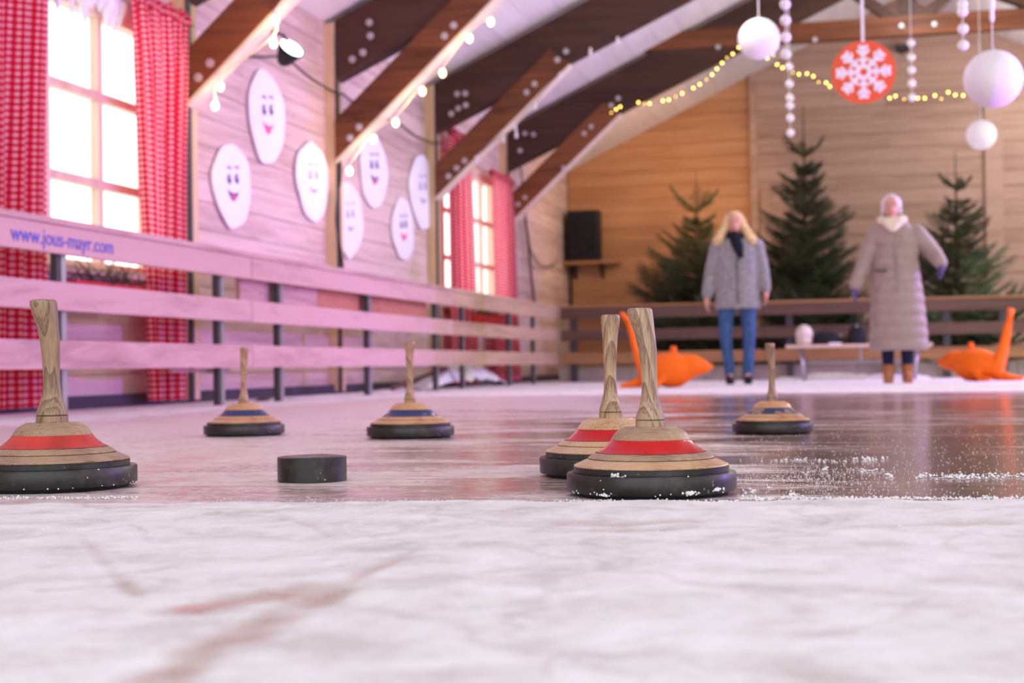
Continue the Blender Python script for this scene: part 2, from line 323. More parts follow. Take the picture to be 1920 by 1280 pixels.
# ------------------------------------------------------------------ object helpers
def put(o, parent=None):
    COL.objects.link(o)
    if parent is not None: o.parent = parent
    return o
def mesh_data(name, verts, faces, mats, smooth=False, midx=None):
    me = bpy.data.meshes.new(name); me.from_pydata([tuple(v) for v in verts], [], [tuple(f) for f in faces])
    for mm in (mats if isinstance(mats, (list, tuple)) else [mats]): me.materials.append(MATS[mm])
    if midx is not None: me.polygons.foreach_set('material_index', midx)
    if smooth: me.polygons.foreach_set('use_smooth', [True]*len(me.polygons))
    me.update(); return me
def obj(name, verts, faces, mat, parent=None, smooth=False, midx=None):
    return put(bpy.data.objects.new(name, mesh_data(name, verts, faces, mat, smooth, midx)), parent)
def tag(o, label=None, cat=None, group=None, kind=None):
    if label: o['label'] = label
    if cat: o['category'] = cat
    if group: o['group'] = group
    if kind: o['kind'] = kind
    return o
def thing(name, label, cat, loc=(0, 0, 0), rz=0.0, group=None):
    o = bpy.data.objects.new(name, None); o.empty_display_size = 0.1; COL.objects.link(o)
    o.location = loc; o.rotation_euler = (0, 0, rz); return tag(o, label, cat, group)
def struct_empty(name):
    o = bpy.data.objects.new(name, None); COL.objects.link(o); o['kind'] = 'structure'; return o
class MB:
    def __init__(s): s.v = []; s.f = []; s.m = []
    def add(s, v, f, mi=0):
        n = len(s.v); s.v += [Vector(p) for p in v]; s.f += [tuple(i+n for i in q) for q in f]; s.m += [mi]*len(f); return s
    def box(s, a, b, mi=0, M=None):
        (x0, y0, z0), (x1, y1, z1) = a, b
        v = [Vector(p) for p in ((x0,y0,z0),(x1,y0,z0),(x1,y1,z0),(x0,y1,z0),(x0,y0,z1),(x1,y0,z1),(x1,y1,z1),(x0,y1,z1))]
        if M is not None: v = [M @ p for p in v]
        return s.add(v, [(0,3,2,1),(4,5,6,7),(0,1,5,4),(1,2,6,5),(2,3,7,6),(3,0,4,7)], mi)
    def lathe(s, prof, seg=48, mi=0, M=None, cx=None):
        v = []; f = []
        for k, (r, z) in enumerate(prof):
            for j in range(seg):
                a = 2*PI*j/seg; v.append(Vector((r*math.cos(a), r*math.sin(a), z)))
        for k in range(len(prof)-1):
            for j in range(seg):
                j2 = (j+1) % seg; f.append((k*seg+j, k*seg+j2, (k+1)*seg+j2, (k+1)*seg+j))
        f.append(tuple(range(seg-1, -1, -1))); f.append(tuple((len(prof)-1)*seg+j for j in range(seg)))
        if M is not None: v = [M @ p for p in v]
        return s.add(v, f, mi)
    def loft(s, secs, seg=24, mi=0, power=2.0):
        """secs: (centre, rx, ry[, axis frame]) rings in planes z=const"""
        v = []; f = []
        for (c, rx, ry) in secs:
            for j in range(seg):
                a = 2*PI*j/seg; ca, sa = math.cos(a), math.sin(a); e = 2/power
                v.append(Vector((c[0]+rx*math.copysign(abs(ca)**e, ca), c[1]+ry*math.copysign(abs(sa)**e, sa), c[2])))
        n = len(secs)
        for k in range(n-1):
            for j in range(seg):
                j2 = (j+1) % seg; f.append((k*seg+j, k*seg+j2, (k+1)*seg+j2, (k+1)*seg+j))
        f.append(tuple(range(seg-1, -1, -1))); f.append(tuple((n-1)*seg+j for j in range(seg)))
        return s.add(v, f, mi)
    def tube(s, pts, rad, seg=8, mi=0):
        pts = [Vector(p) for p in pts]; n = len(pts)
        rad = rad if isinstance(rad, (list, tuple)) else [rad]*n
        v = []; f = []; ref = None
        for i, p in enumerate(pts):
            t = (pts[min(i+1, n-1)]-pts[max(i-1, 0)]).normalized()
            if ref is None: ref = Vector((0, 0, 1)) if abs(t.z) < 0.9 else Vector((1, 0, 0))
            u = t.cross(ref).normalized(); ref2 = u.cross(t)
            ref = ref2
            for j in range(seg):
                a = 2*PI*j/seg; v.append(p + (u*math.cos(a)+ref2*math.sin(a))*rad[i])
        for k in range(n-1):
            for j in range(seg):
                j2 = (j+1) % seg; f.append((k*seg+j, k*seg+j2, (k+1)*seg+j2, (k+1)*seg+j))
        f.append(tuple(range(seg-1, -1, -1))); f.append(tuple((n-1)*seg+j for j in range(seg)))
        return s.add(v, f, mi)
    def sphere(s, c, r, seg=16, mi=0):
        rx, ry, rz = r if isinstance(r, (list, tuple)) else (r, r, r)
        v = [Vector((c[0], c[1], c[2]-rz))]; f = []; n = seg//2
        for i in range(1, n):
            p = -PI/2+PI*i/n
            for j in range(seg):
                a = 2*PI*j/seg; v.append(Vector((c[0]+rx*math.cos(p)*math.cos(a), c[1]+ry*math.cos(p)*math.sin(a), c[2]+rz*math.sin(p))))
        v.append(Vector((c[0], c[1], c[2]+rz))); last = len(v)-1
        for j in range(seg):
            j2 = (j+1) % seg; f.append((0, 1+j2, 1+j)); f.append((last, last-seg+j, last-seg+j2))
            for i in range(n-2):
                a, b_ = 1+i*seg, 1+(i+1)*seg; f.append((a+j, a+j2, b_+j2, b_+j))
        return s.add(v, f, mi)
    def cap(s, p0, r0, p1, r1, seg=14):
        """tapered capsule"""
        p0 = Vector(p0); p1 = Vector(p1); d = p1-p0; ln = max(d.length, 1e-5); t = d/ln
        q = Vector((0, 0, 1)).rotation_difference(t).to_matrix(); pr = []
        for i in range(1, 6): a = -PI/2+PI/2*i/5; pr.append((r0*math.cos(a), r0*math.sin(a)))
        for i in range(0, 5): a = PI/2*i/5; pr.append((r1*math.cos(a), ln+r1*math.sin(a)))
        M = q.to_4x4(); M.translation = p0
        return s.lathe([(max(r, 1e-4), z) for r, z in pr], seg, 0, M)
    def prism(s, outline, h0, h1, M, mi=0):
        n = len(outline); v = [M @ Vector((x, y, h0)) for x, y in outline]+[M @ Vector((x, y, h1)) for x, y in outline]
        f = [tuple(range(n-1, -1, -1)), tuple(range(n, 2*n))]+[(i, (i+1) % n, n+(i+1) % n, n+i) for i in range(n)]
        return s.add(v, f, mi)
    def build(s, name, mat, parent=None, smooth=False):
        return obj(name, s.v, s.f, mat, parent, smooth, s.m if isinstance(mat, (list, tuple)) else None)
def auto(o, ang=35):
    me = o.data; me.polygons.foreach_set('use_smooth', [True]*len(me.polygons)); me.set_sharp_from_angle(angle=math.radians(ang)); return o
def remesh(mb, name, mat, parent, voxel=0.008, smooth=4):
    o = mb.build(name, mat, None, True)
    r = o.modifiers.new('r', 'REMESH'); r.mode = 'VOXEL'; r.voxel_size = voxel; r.use_smooth_shade = True
    if smooth: q = o.modifiers.new('s', 'SMOOTH'); q.iterations = smooth; q.factor = 0.5
    dg = bpy.context.evaluated_depsgraph_get(); me = bpy.data.meshes.new_from_object(o.evaluated_get(dg)); me.name = name
    old = o.data; o.modifiers.clear(); o.data = me; bpy.data.meshes.remove(old)
    if parent is not None: o.parent = parent
    return o
CUBES = {}
def plank(parent, a, b, mat, name='plank', M=None):
    if mat not in CUBES:
        mb = MB().box((-.5, -.5, -.5), (.5, .5, .5)); CUBES[mat] = mesh_data('plank', mb.v, mb.f, mat)
    o = bpy.data.objects.new(name, CUBES[mat]); put(o, parent)
    o.location = [(p+q)/2 for p, q in zip(a, b)]; o.scale = [abs(q-p) for p, q in zip(a, b)]
    return o

def vnoise(x, y, seed, octaves=4, gain=0.5):
    r = np.random.default_rng(seed); tot = np.zeros_like(x); amp = 1.0; norm = 0
    for o in range(octaves):
        tb = r.random((256, 256)); fx = x*2**o+o*13.7; fy = y*2**o+o*7.3
        ix = np.floor(fx).astype(int); iy = np.floor(fy).astype(int); ux = fx-ix; uy = fy-iy
        ux = ux*ux*(3-2*ux); uy = uy*uy*(3-2*uy)
        g = lambda i, j: tb[i % 256, j % 256]
        tot += amp*((g(ix, iy)*(1-ux)+g(ix+1, iy)*ux)*(1-uy)+(g(ix, iy+1)*(1-ux)+g(ix+1, iy+1)*ux)*uy)
        norm += amp; amp *= gain
    return tot/norm

# ================================================================== FLOOR
XW, XR, YW, YN = -4.4, 5.4, 22.1, -3.0
EDGE_H = 0.006
E0 = onz(0, 937, EDGE_H); E1 = onz(1920, 936, EDGE_H)
ev = (E1-E0); ev.z = 0; ev.normalize(); en = Vector((-ev.y, ev.x, 0))
def sstep(x, a, b): t = np.clip((x-a)/(b-a), 0, 1); return t*t*(3-2*t)
def ground(X, Y):
    """height and masks of the ice surface"""
    d = (X-E0.x)*en.x + (Y-E0.y)*en.y                       # beyond the snow edge: positive
    d = d + (vnoise(X*14, Y*14, 3, 4)-0.5)*0.045 + (vnoise(X*3, Y*3, 5, 2)-0.5)*0.03
    near = 1-sstep(d, -0.012, 0.006)
    lump = (vnoise(X*9, Y*9, 11, 5, 0.55)-0.5); big = vnoise(X*2.5, Y*2.5, 12, 3)-0.5
    h = near*(EDGE_H + lump*0.009 + big*0.010) + (1-near)*(vnoise(X*30, Y*30, 8, 2)-0.5)*0.0006
    XC = X*R0.x+Y*R0.y; D = X*fw0.x+Y*fw0.y
    dd = D-(1.80-0.05*XC)+(vnoise(X*5, Y*5, 41, 3)-0.5)*0.16
    rt = sstep(XC, -0.25, 0.25)
    h = h + near*rt*(-0.004*np.exp(-((dd-0.14)/0.07)**2)+0.007*(1-sstep(dd, -0.01, 0.05)))
    return d, near, h
def build_floor():
    xs = np.concatenate([np.arange(XW, -1.6, 0.08), np.arange(-1.6, 0.95, 0.0085), np.arange(0.95, XR+0.08, 0.08)])
    ys = [YN]
    while ys[-1] < YW:
        y = ys[-1]; st = 0.3 if y < 0.3 else (0.0075 if y < 2.75 else min(0.14, 0.0075+(y-2.75)*0.02)); ys.append(y+st)
    ys = np.array(ys); X, Y = np.meshgrid(xs, ys); d, near, h = ground(X, Y)
    D = X*fw0.x + Y*fw0.y; XC = X*R0.x + Y*R0.y                # distance along the rink and across it
    back = sstep(Y, 8.6, 11.5)
    side = 1-sstep(X, -3.6, -2.4)
    snow = np.maximum(near, np.maximum(back*0.95, side*0.62))
    snow = np.maximum(snow, 0.0)
    wet = sstep(XC-0.25-0.04*D, -0.35, 0.45)*(1-sstep(D, 8.0, 11.5)); wet = wet*(0.75+0.5*(vnoise(X*1.2, Y*1.2, 21, 2)-0.4))
    wet2 = sstep(XC+0.55, -0.5, 0.6)*0.46*(1-sstep(D, 5, 9)); wet = np.maximum(wet, wet2)
    wet = wet + 0.30*sstep(XC, 0.25, 0.6)*(1-sstep(D, 2.9, 3.6))
    thin = np.zeros_like(X); pink = np.zeros_like(X)
    def seg(a, b, wd):
        a = onz(*a); b = onz(*b); ab = b-a; t = np.clip(((X-a.x)*ab.x+(Y-a.y)*ab.y)/(ab.x**2+ab.y**2), 0, 1)
        q = np.hypot(X-a.x-t*ab.x, Y-a.y-t*ab.y)+(vnoise(X*20, Y*20, 31, 3)-0.5)*wd*1.2
        return 1-sstep(q, wd*0.1, wd*1.15)
    thin = np.maximum(thin, seg((250, 1300), (620, 1120), 0.030))
    thin = np.maximum(thin, seg((360, 1150), (590, 1112), 0.035)*0.9)
    thin = np.maximum(thin, seg((620, 1120), (760, 1050), 0.016)*0.8)
    thin = np.maximum(thin, seg((1130, 998), (1560, 1002), 0.05)*0.55); thin = np.maximum(thin, seg((1620, 985), (1920, 990), 0.05)*0.6)
    thin = np.maximum(thin, seg((940, 968), (1150, 984), 0.07)*0.5); thin = np.maximum(thin, seg((1500, 1004), (1900, 990), 0.03)*0.5)
    thin = np.maximum(thin, seg((1130, 980), (1290, 978), 0.03)*0.6)
    thin = np.maximum(thin, seg((190, 1190), (330, 1185), 0.02)*0.35)
    thin = np.maximum(thin, seg((80, 1112), (210, 1105), 0.008)*0.6)
    thin = np.maximum(thin, seg((150, 1010), (260, 1130), 0.008)*0.6)
    thin = np.maximum(thin, seg((500, 960), (620, 1010), 0.010)*0.6)
    pink = np.maximum(pink, seg((345, 1146), (372, 1143), 0.012)*0.8)
    pink = np.maximum(pink, seg((380, 1143), (520, 1132), 0.02)*0.3)  # pinkish puddle reflection painted into the ice colour
    pink = np.maximum(pink, seg((270, 908), (350, 896), 0.05)*0.4)
    pink = np.maximum(pink, seg((940, 770), (962, 771), 0.05)*0.6)
    pink = np.maximum(pink, seg((200, 895), (420, 850), 0.12)*0.22)
    thin = thin*np.clip(0.15+1.5*(vnoise(X*16, Y*16, 51, 4)-0.22), 0.10, 1)*1.25
    thin = np.clip(thin, 0, 0.9)
    h = h - thin*near*0.004
    ny, nx = X.shape; V = np.stack([X, Y, h], -1).reshape(-1, 3)
    i = np.arange(ny*nx).reshape(ny, nx); q = np.stack([i[:-1, :-1], i[:-1, 1:], i[1:, 1:], i[1:, :-1]], -1).reshape(-1, 4)
    me = bpy.data.meshes.new('floor'); me.vertices.add(len(V)); me.vertices.foreach_set('co', V.ravel())
    me.loops.add(q.size); me.loops.foreach_set('vertex_index', q.ravel()); me.polygons.add(len(q))
    me.polygons.foreach_set('loop_start', np.arange(0, q.size, 4)); me.polygons.foreach_set('loop_total', np.full(len(q), 4))
    me.update(); me.validate(); me.polygons.foreach_set('use_smooth', [True]*len(me.polygons))
    for nm, a in (('snow', snow), ('wet', wet), ('thin', thin), ('pink', pink)):
        at = me.attributes.new(nm, 'FLOAT', 'POINT'); at.data.foreach_set('value', a.ravel().astype(np.float32))
    me.materials.append(MATS['ice_sheet']); o = put(bpy.data.objects.new('floor', me)); o['kind'] = 'structure'; return o
build_floor()

# ================================================================== ROOM SHELL
FR = [5.98, 8.95, 11.76, 14.70, 17.85]           # camera-side faces of the roof frames
SL = 0.47; EAVE = 3.12; RX = 0.5; ANG = math.atan(SL)
def roof_z(x): return EAVE + SL*(x-XW) if x < RX else EAVE + SL*(RX-XW) - SL*(x-RX)
_m = onx(186, 190, XW-0.02).y; W1 = (_m-0.65, _m+0.65, 0.80, 2.36); W2 = (15.28, 17.62, 0.88, 2.42)
wl = struct_empty('wall_left')
courses = [0.0+0.195*i for i in range(17)]
bays = [(-3.0, 0.5), (0.5, 3.2), (3.2, 6.1), (6.1, 9.05), (9.05, 11.86), (11.86, 14.8), (14.8, 17.95), (17.95, 22.1)]
for (ya, yb) in bays:
    for z0 in courses:
        z1 = min(z0+0.19, EAVE-0.01)
        if z1-z0 < 0.03: continue
        segs = [(ya, yb)]
        for (wy0, wy1, wz0, wz1) in (W1, W2):
            if z1 > wz0+0.02 and z0 < wz1-0.02:
                ns = []
                for (p, q) in segs:
                    if q <= wy0 or p >= wy1: ns.append((p, q)); continue
                    if p < wy0: ns.append((p, wy0))
                    if q > wy1: ns.append((wy1, q))
                segs = ns
        for (p, q) in segs:
            dx = random.uniform(0, 0.006)
            plank(wl, (XW-0.05, p+0.002, z0), (XW+dx, q-0.002, z1), 'wall_pine')
MB().box((XW-0.12, YN, 0), (XW-0.051, W1[0], EAVE)).box((XW-0.12, W1[1], 0), (XW-0.051, W2[0], EAVE)).box((XW-0.12, W2[1], 0), (XW-0.051, YW+0.1, EAVE)) \
    .box((XW-0.12, W1[0], 0), (XW-0.051, W1[1], W1[2])).box((XW-0.12, W1[0], W1[3]), (XW-0.051, W1[1], EAVE)) \
    .box((XW-0.12, W2[0], 0), (XW-0.051, W2[1], W2[2])).box((XW-0.12, W2[0], W2[3]), (XW-0.051, W2[1], EAVE)).build('backing', 'post_pine', wl)
wb = struct_empty('wall_back')
PX1 = ony(1409, 400, YW).x; PX2 = ony(1437, 400, YW).x; PX3 = ony(1847, 350, YW).x; PX4 = ony(1880, 350, YW).x
z = 0.0; k = 0
while z < 5.45:
    hgt = 0.205; z1 = z+hgt-0.006
    xl = XW if z1 < EAVE else XW+(z-EAVE)/SL; xr = XR if z1 < EAVE else XR-(z-EAVE)/SL
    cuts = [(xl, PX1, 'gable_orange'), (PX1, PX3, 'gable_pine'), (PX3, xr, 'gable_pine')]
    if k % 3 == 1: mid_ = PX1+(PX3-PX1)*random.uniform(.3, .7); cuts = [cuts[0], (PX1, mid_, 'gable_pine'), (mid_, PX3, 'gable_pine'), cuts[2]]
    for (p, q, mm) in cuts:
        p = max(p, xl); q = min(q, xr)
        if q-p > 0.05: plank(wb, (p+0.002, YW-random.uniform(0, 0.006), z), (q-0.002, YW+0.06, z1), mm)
    z += hgt; k += 1
MB().box((XW-0.1, YW+0.061, 0), (XR+0.1, YW+0.15, 5.6)).build('backing', 'post_pine', wb)
plank(wb, (PX1, YW-0.07, 0), (PX1+0.10, YW, roof_z(PX1)), 'gable_pine', 'post')
plank(wb, (PX1+0.14, YW-0.05, 0), (PX2+0.06, YW, 2.7), 'gable_pine', 'post')
plank(wb, (PX3, YW-0.07, 0), (PX4, YW, 3.9), 'gable_pine', 'post')
wr = struct_empty('wall_right')
for (a, b) in (((XR, YN, 0), (XR+0.1, YW+0.1, 0.95)), ((XR, YN, 2.55), (XR+0.1, YW+0.1, EAVE)), ((XR, 17.5, 0.95), (XR+0.1, YW+0.1, 2.55))):
    plank(wr, a, b, 'wall_pine', 'panel')
for yy in (0.4, 3.2, 6, 9, 11.8, 14.7): plank(wr, (XR, yy, 0.95), (XR+0.1, yy+0.16, 2.55), 'post_pine', 'post')
cl = struct_empty('ceiling')
nb = 17; wdt = (RX-XW)/nb
for side in (-1, 1):
    for i in range(nb):
        xa = XW-0.02+i*wdt; xc = xa+wdt/2
        if side > 0: xc = 2*RX-xc
        for (ya, yb) in ((YN, 9.03), (9.03, 14.78), (14.78, YW+0.1)):
            o = plank(cl, (-wdt/2/math.cos(ANG)+0.002, ya, 0), (wdt/2/math.cos(ANG)-0.002, yb, 0.03), 'ceiling_white', 'board')
            o.location = (xc, (ya+yb)/2, roof_z(xc)+0.02+random.uniform(0, .003)); o.rotation_euler = (0, side*ANG, 0)
MB().add([(XW-0.3, YN, EAVE-0.10+.06), (RX, YN, roof_z(RX)+0.07), (XR+0.3, YN, EAVE-.10+.06), (XW-0.3, YW+0.2, EAVE-0.10+.06), (RX, YW+0.2, roof_z(RX)+0.07), (XR+0.3, YW+0.2, EAVE-.10+.06),
          (XW-0.3, YN, EAVE-0.0+.06), (RX, YN, roof_z(RX)+0.17), (XR+0.3, YN, EAVE+.06), (XW-0.3, YW+0.2, EAVE+.06), (RX, YW+0.2, roof_z(RX)+0.17), (XR+0.3, YW+0.2, EAVE+.06)],
         [(0, 1, 4, 3), (1, 2, 5, 4), (6, 9, 10, 7), (7, 10, 11, 8), (0, 6, 7, 1), (1, 7, 8, 2), (3, 4, 10, 9), (4, 5, 11, 10), (0, 3, 9, 6), (2, 8, 11, 5)]).build('roof_deck', 'ceiling_white', cl)
b_ = MB().box((XW+0.01, 3.0, 0.0), (XW+0.06, 22.0, 0.075)).build('baseboard_left', 'liner_black'); b_['kind'] = 'structure'

# roof frames -------------------------------------------------------
BOLTS = {1: [(393, 118), (371, 145)],
         2: [(692, 42), (694, 67), (680, 98), (660, 111), (850, 47), (833, 67), (673, 238), (656, 258)],
         3: [(857, 176), (872, 175), (846, 213), (859, 203), (873, 197), (1061, 96), (1045, 112), (1002, 157), (987, 173), (841, 330), (856, 315), (871, 301)],
         4: [(984, 250), (1000, 252), (975, 282), (1159, 184), (1146, 197), (1108, 237), (1095, 250), (1057, 315), (984, 370), (971, 383), (1346, 88), (1528, 74), (1690, 48), (1752, 45)]}
ORD = ['', 'first roof frame, its brace ending beside the big red gingham curtain', 'second roof frame, its brace hung with glowing warm bulbs above the smiling cut-outs',
       'third roof frame, its brace ending at the far gingham window', 'farthest roof frame, with a long red-brown tie beam behind the hanging ornaments']
def poly_xz(mb, pts, y0, y1, mi=0):
    n = len(pts); mb.add([(x, y0, z) for x, z in pts]+[(x, y1, z) for x, z in pts], [tuple(range(n))]+[tuple(range(2*n-1, n-1, -1))]+[(i, n+i, n+(i+1) % n, (i+1) % n) for i in range(n)], mi)
for i in range(1, 5):
    y = FR[i]; t = thing('roof_frame', 'dark brown bolted timber '+ORD[i], 'roof beam', (0, 0, 0))
    for sgn in (-1, 1):
        fx = (lambda x: x) if sgn < 0 else (lambda x: 2*RX-x)
        xa = -4.3; dx = RX-xa
        mb = MB(); pts = [(fx(xa), 2.62), (fx(RX), 2.62+0.455*dx), (fx(RX), 3.10+SL*dx), (fx(xa), 3.12)]
        poly_xz(mb, pts if sgn < 0 else pts[::-1], y, y+0.17); mb.build('rafter', 'beam_brown', t)
        mb = MB(); pts = [(fx(xa), 1.95), (fx(xa+1.42), 1.95+0.91*1.42), (fx(xa+1.22), 1.95+0.91*1.22+.33), (fx(xa), 2.28)]
        poly_xz(mb, pts if sgn < 0 else pts[::-1], y-0.025, y+0.13); mb.build('strut', 'strut_brown', t)
        if sgn < 0:
            mb = MB(); e = 0.022; pts = [(xa+0.005, 1.95-e*1.35), (xa+1.42, 1.95+0.91*1.42-e*1.35), (xa+1.42, 1.95+0.91*1.42), (xa+0.005, 1.95)]
            poly_xz(mb, pts, y-0.02, y+0.125); mb.build('lit_underside', 'lit_underside_pale', t)['label'] = 'pale strip painting bulb light under the brace'  # pale tone stands in for bulb light on the brace's underside
        mb = MB(); xs_ = sorted((fx(-4.45), fx(-4.3))); mb.box((xs_[0], y+0.0, 0.02), (xs_[1], y+0.16, 3.1)); mb.build('post', 'post_pine', t)['label'] = 'light pine post on the wall'
        mb = MB(); xs_ = sorted((fx(-4.3), fx(-4.285))); mb.box((xs_[0], y-0.005, 0.02), (xs_[1], y+0.05, 3.0)); mb.build('steel_strip', 'steel_dark', t)
    MB().box((-3.9+1.3, y-0.01, 3.98), (3.6, y+0.15, 4.20)).build('tie_beam', 'strut_brown', t)
    MB().box((RX-0.11, y-0.005, 4.2), (RX+0.11, y+0.14, 5.2)).build('king_post', 'beam_brown', t)
    for sgn in (-1, 1):
        mb = MB(); pts = [(RX+sgn*0.10, 4.2), (RX+sgn*0.28, 4.2), (RX+sgn*0.95, 4.72), (RX+sgn*0.95, 4.90)]; poly_xz(mb, pts if sgn > 0 else pts[::-1], y, y+0.13); mb.build('web_brace', 'beam_brown', t)
    for (bx, by) in BOLTS.get(i, []):
        p = ony(bx, by, y-0.036)
        M = Matrix.Translation(p) @ Matrix.Rotation(PI/2, 4, 'X')
        MB().lathe([(0.030, -0.010), (0.030, 0.0), (0.014, 0.001), (0.013, 0.010)], 12, 0, M).build('bolt', 'washer_steel', t)

# windows -----------------------------------------------------------
def window(name, W, cols, mat='window_trim'):
    y0, y1, z0, z1 = W; t = bpy.data.objects.new(name, None); COL.objects.link(t); t['kind'] = 'structure'
    xi = XW-0.02; fw = 0.05
    f = MB().box((xi-0.06, y0, z0), (xi+0.03, y0+fw, z1)).box((xi-0.06, y1-fw, z0), (xi+0.03, y1, z1)).box((xi-0.06, y0+fw, z0), (xi+0.03, y1-fw, z0+fw)).box((xi-0.06, y0+fw, z1-fw), (xi+0.03, y1-fw, z1)).build('frame', mat, t)
    rows = 3; ch = (y1-y0)/cols; rh = (z1-z0)/rows
    for c in range(1, cols): MB().box((xi-0.05, y0+c*ch-0.022, z0+fw), (xi+0.01, y0+c*ch+0.022, z1-fw)).build('mullion', mat, t)
    for r in range(1, rows): MB().box((xi-0.045, y0+fw, z0+r*rh-0.025), (xi+0.015, y1-fw, z0+r*rh+0.025)).build('glazing_bar', mat, t)
    for c in range(cols):
        for r in range(rows):
            MB().box((xi-0.03, y0+c*ch+0.02, z0+r*rh+0.02), (xi-0.024, y0+(c+1)*ch-0.02, z0+(r+1)*rh-0.02)).build('pane', 'window_glass', t)
    MB().box((XW-0.02, y0-0.06, z0-0.04), (XW+0.16, y1+0.06, z0)).build('sill', mat, t)
    for (a, b) in (((XW, y0-0.09, z0), (XW+0.02, y0, z1+0.09)), ((XW, y1, z0), (XW+0.02, y1+0.09, z1+0.09)), ((XW, y0, z1), (XW+0.02, y1, z1+0.09))):
        MB().box(a, b).build('casing', mat, t)
wood('window_trim', (0.62, 0.40, 0.30), (0.80, 0.58, 0.46), 'Z', 20, 0.5)
window('window_1', W1, 2); window('window_2', W2, 4)

def curtain(label, tops, bots, ztop, zbot, X=-4.24, folds=7, amp=0.032, group=None, ph=0.0):
    (ya, yb), (yc, yd) = tops, bots
    nu, nv = folds*14, 40; V = []; UVs = []; 
    for j in range(nv+1):
        v = j/nv; z = ztop+(zbot-ztop)*v; s = v**0.8
        a = ya+(yc-ya)*s; b = yb+(yd-yb)*s; arc = 0
        for i in range(nu+1):
            u = i/nu; wv = math.sin(2*PI*folds*u+ph+0.5*math.sin(3*v+u*4)); a_ = amp*(0.45+0.55*min(1, v*6))
            head = 1-min(1, v/0.035)
            x = X+wv*a_+0.010*math.sin(2*PI*folds*2.3*u+1)*(1+head)
            yv = a+(b-a)*u+0.25*amp*math.sin(4*PI*folds*u+ph)
            V.append((x, yv, z+head*0.02*math.sin(2*PI*folds*1.7*u))); UVs.append((u*(yb-ya)*1.75, z))
    Fc = [(j*(nu+1)+i, j*(nu+1)+i+1, (j+1)*(nu+1)+i+1, (j+1)*(nu+1)+i) for j in range(nv) for i in range(nu)]
    t = thing('curtain', label, 'curtain', (0, 0, 0), 0, group)
    o = obj('cloth', V, Fc, 'gingham_cloth', t, True); me = o.data
    uvl = me.uv_layers.new(name='UVMap'); li = np.zeros(len(me.loops), dtype=int); me.loops.foreach_get('vertex_index', li)
    uvl.data.foreach_set('uv', np.array(UVs)[li].ravel())
    MB().tube([(X, ya-0.06, ztop-0.05), (X, yb+0.06, ztop-0.05)], 0.012, 8).build('rod', 'steel_dark', t)
    # gathered ruffle over the rod
    V = []; UVs = []
    for j in range(7):
        for i in range(nu+1):
            u = i/nu; a = PI*2*j/6
            V.append((X+0.035*math.cos(a)*(1+0.35*math.sin(2*PI*folds*2*u)), ya+(yb-ya)*u, ztop-0.04+0.04*math.sin(a)+0.008*math.sin(2*PI*folds*1.5*u))); UVs.append((u*(yb-ya)*1.75, j*0.03))
    Fc = [(j*(nu+1)+i, j*(nu+1)+i+1, (j+1)*(nu+1)+i+1, (j+1)*(nu+1)+i) for j in range(6) for i in range(nu)]
    o = obj('ruffle', V, Fc, 'gingham_cloth', t, True); me = o.data
    uvl = me.uv_layers.new(name='UVMap'); li = np.zeros(len(me.loops), dtype=int); me.loops.foreach_get('vertex_index', li); uvl.data.foreach_set('uv', np.array(UVs)[li].ravel())
Yx = lambda px, py=400, X=-4.24: onx(px, py, X).y
curtain('red and white gingham curtain at the left edge, left of the large window', (Yx(-60, 10), Yx(102, 10)), (Yx(-60, 700), Yx(84, 700)), 2.62, 0.03, folds=4, amp=0.055)
curtain('red gingham curtain between the large window and the first roof brace', (Yx(241, 30), Yx(352, 30)), (Yx(282, 700), Yx(338, 700)), 2.50, 0.03, folds=5, amp=0.045, ph=1)
curtain('red gingham curtain over the left part of the far window', (Yx(846, 400), Yx(877, 400)), (Yx(850, 560), Yx(892, 560)), 2.72, 0.03, folds=7, amp=0.03, ph=2)
curtain('red gingham curtain hanging right of the far window', (Yx(922, 400), Yx(962, 400)), (Yx(932, 640), Yx(974, 640)), 2.50, 0.03, folds=6, amp=0.03, ph=.5)

# frosty icicle fringe over the large window
t = thing('icicle_fringe', 'white icicle fringe hanging across the top of the large window', 'decoration')
V = [Yx(100, 30), Yx(245, 30)]; yy = V[0]; n = 0
while yy < V[1]:
    wd = random.uniform(0.05, 0.10); ln = random.uniform(0.10, 0.30)
    M = Matrix.Translation((-4.33, yy+wd/2, 2.42)) @ Matrix.Rotation(PI, 4, 'X')
    MB().lathe([(wd/2, 0), (wd*0.45, ln*0.25), (wd*0.25, ln*0.6), (0.004, ln)], 10, 0, M).build('icicle', 'styrofoam', t, True); yy += wd*0.95
MB().box((-4.36, V[0], 2.40), (-4.30, V[1], 2.50)).build('header_strip', 'styrofoam', t)

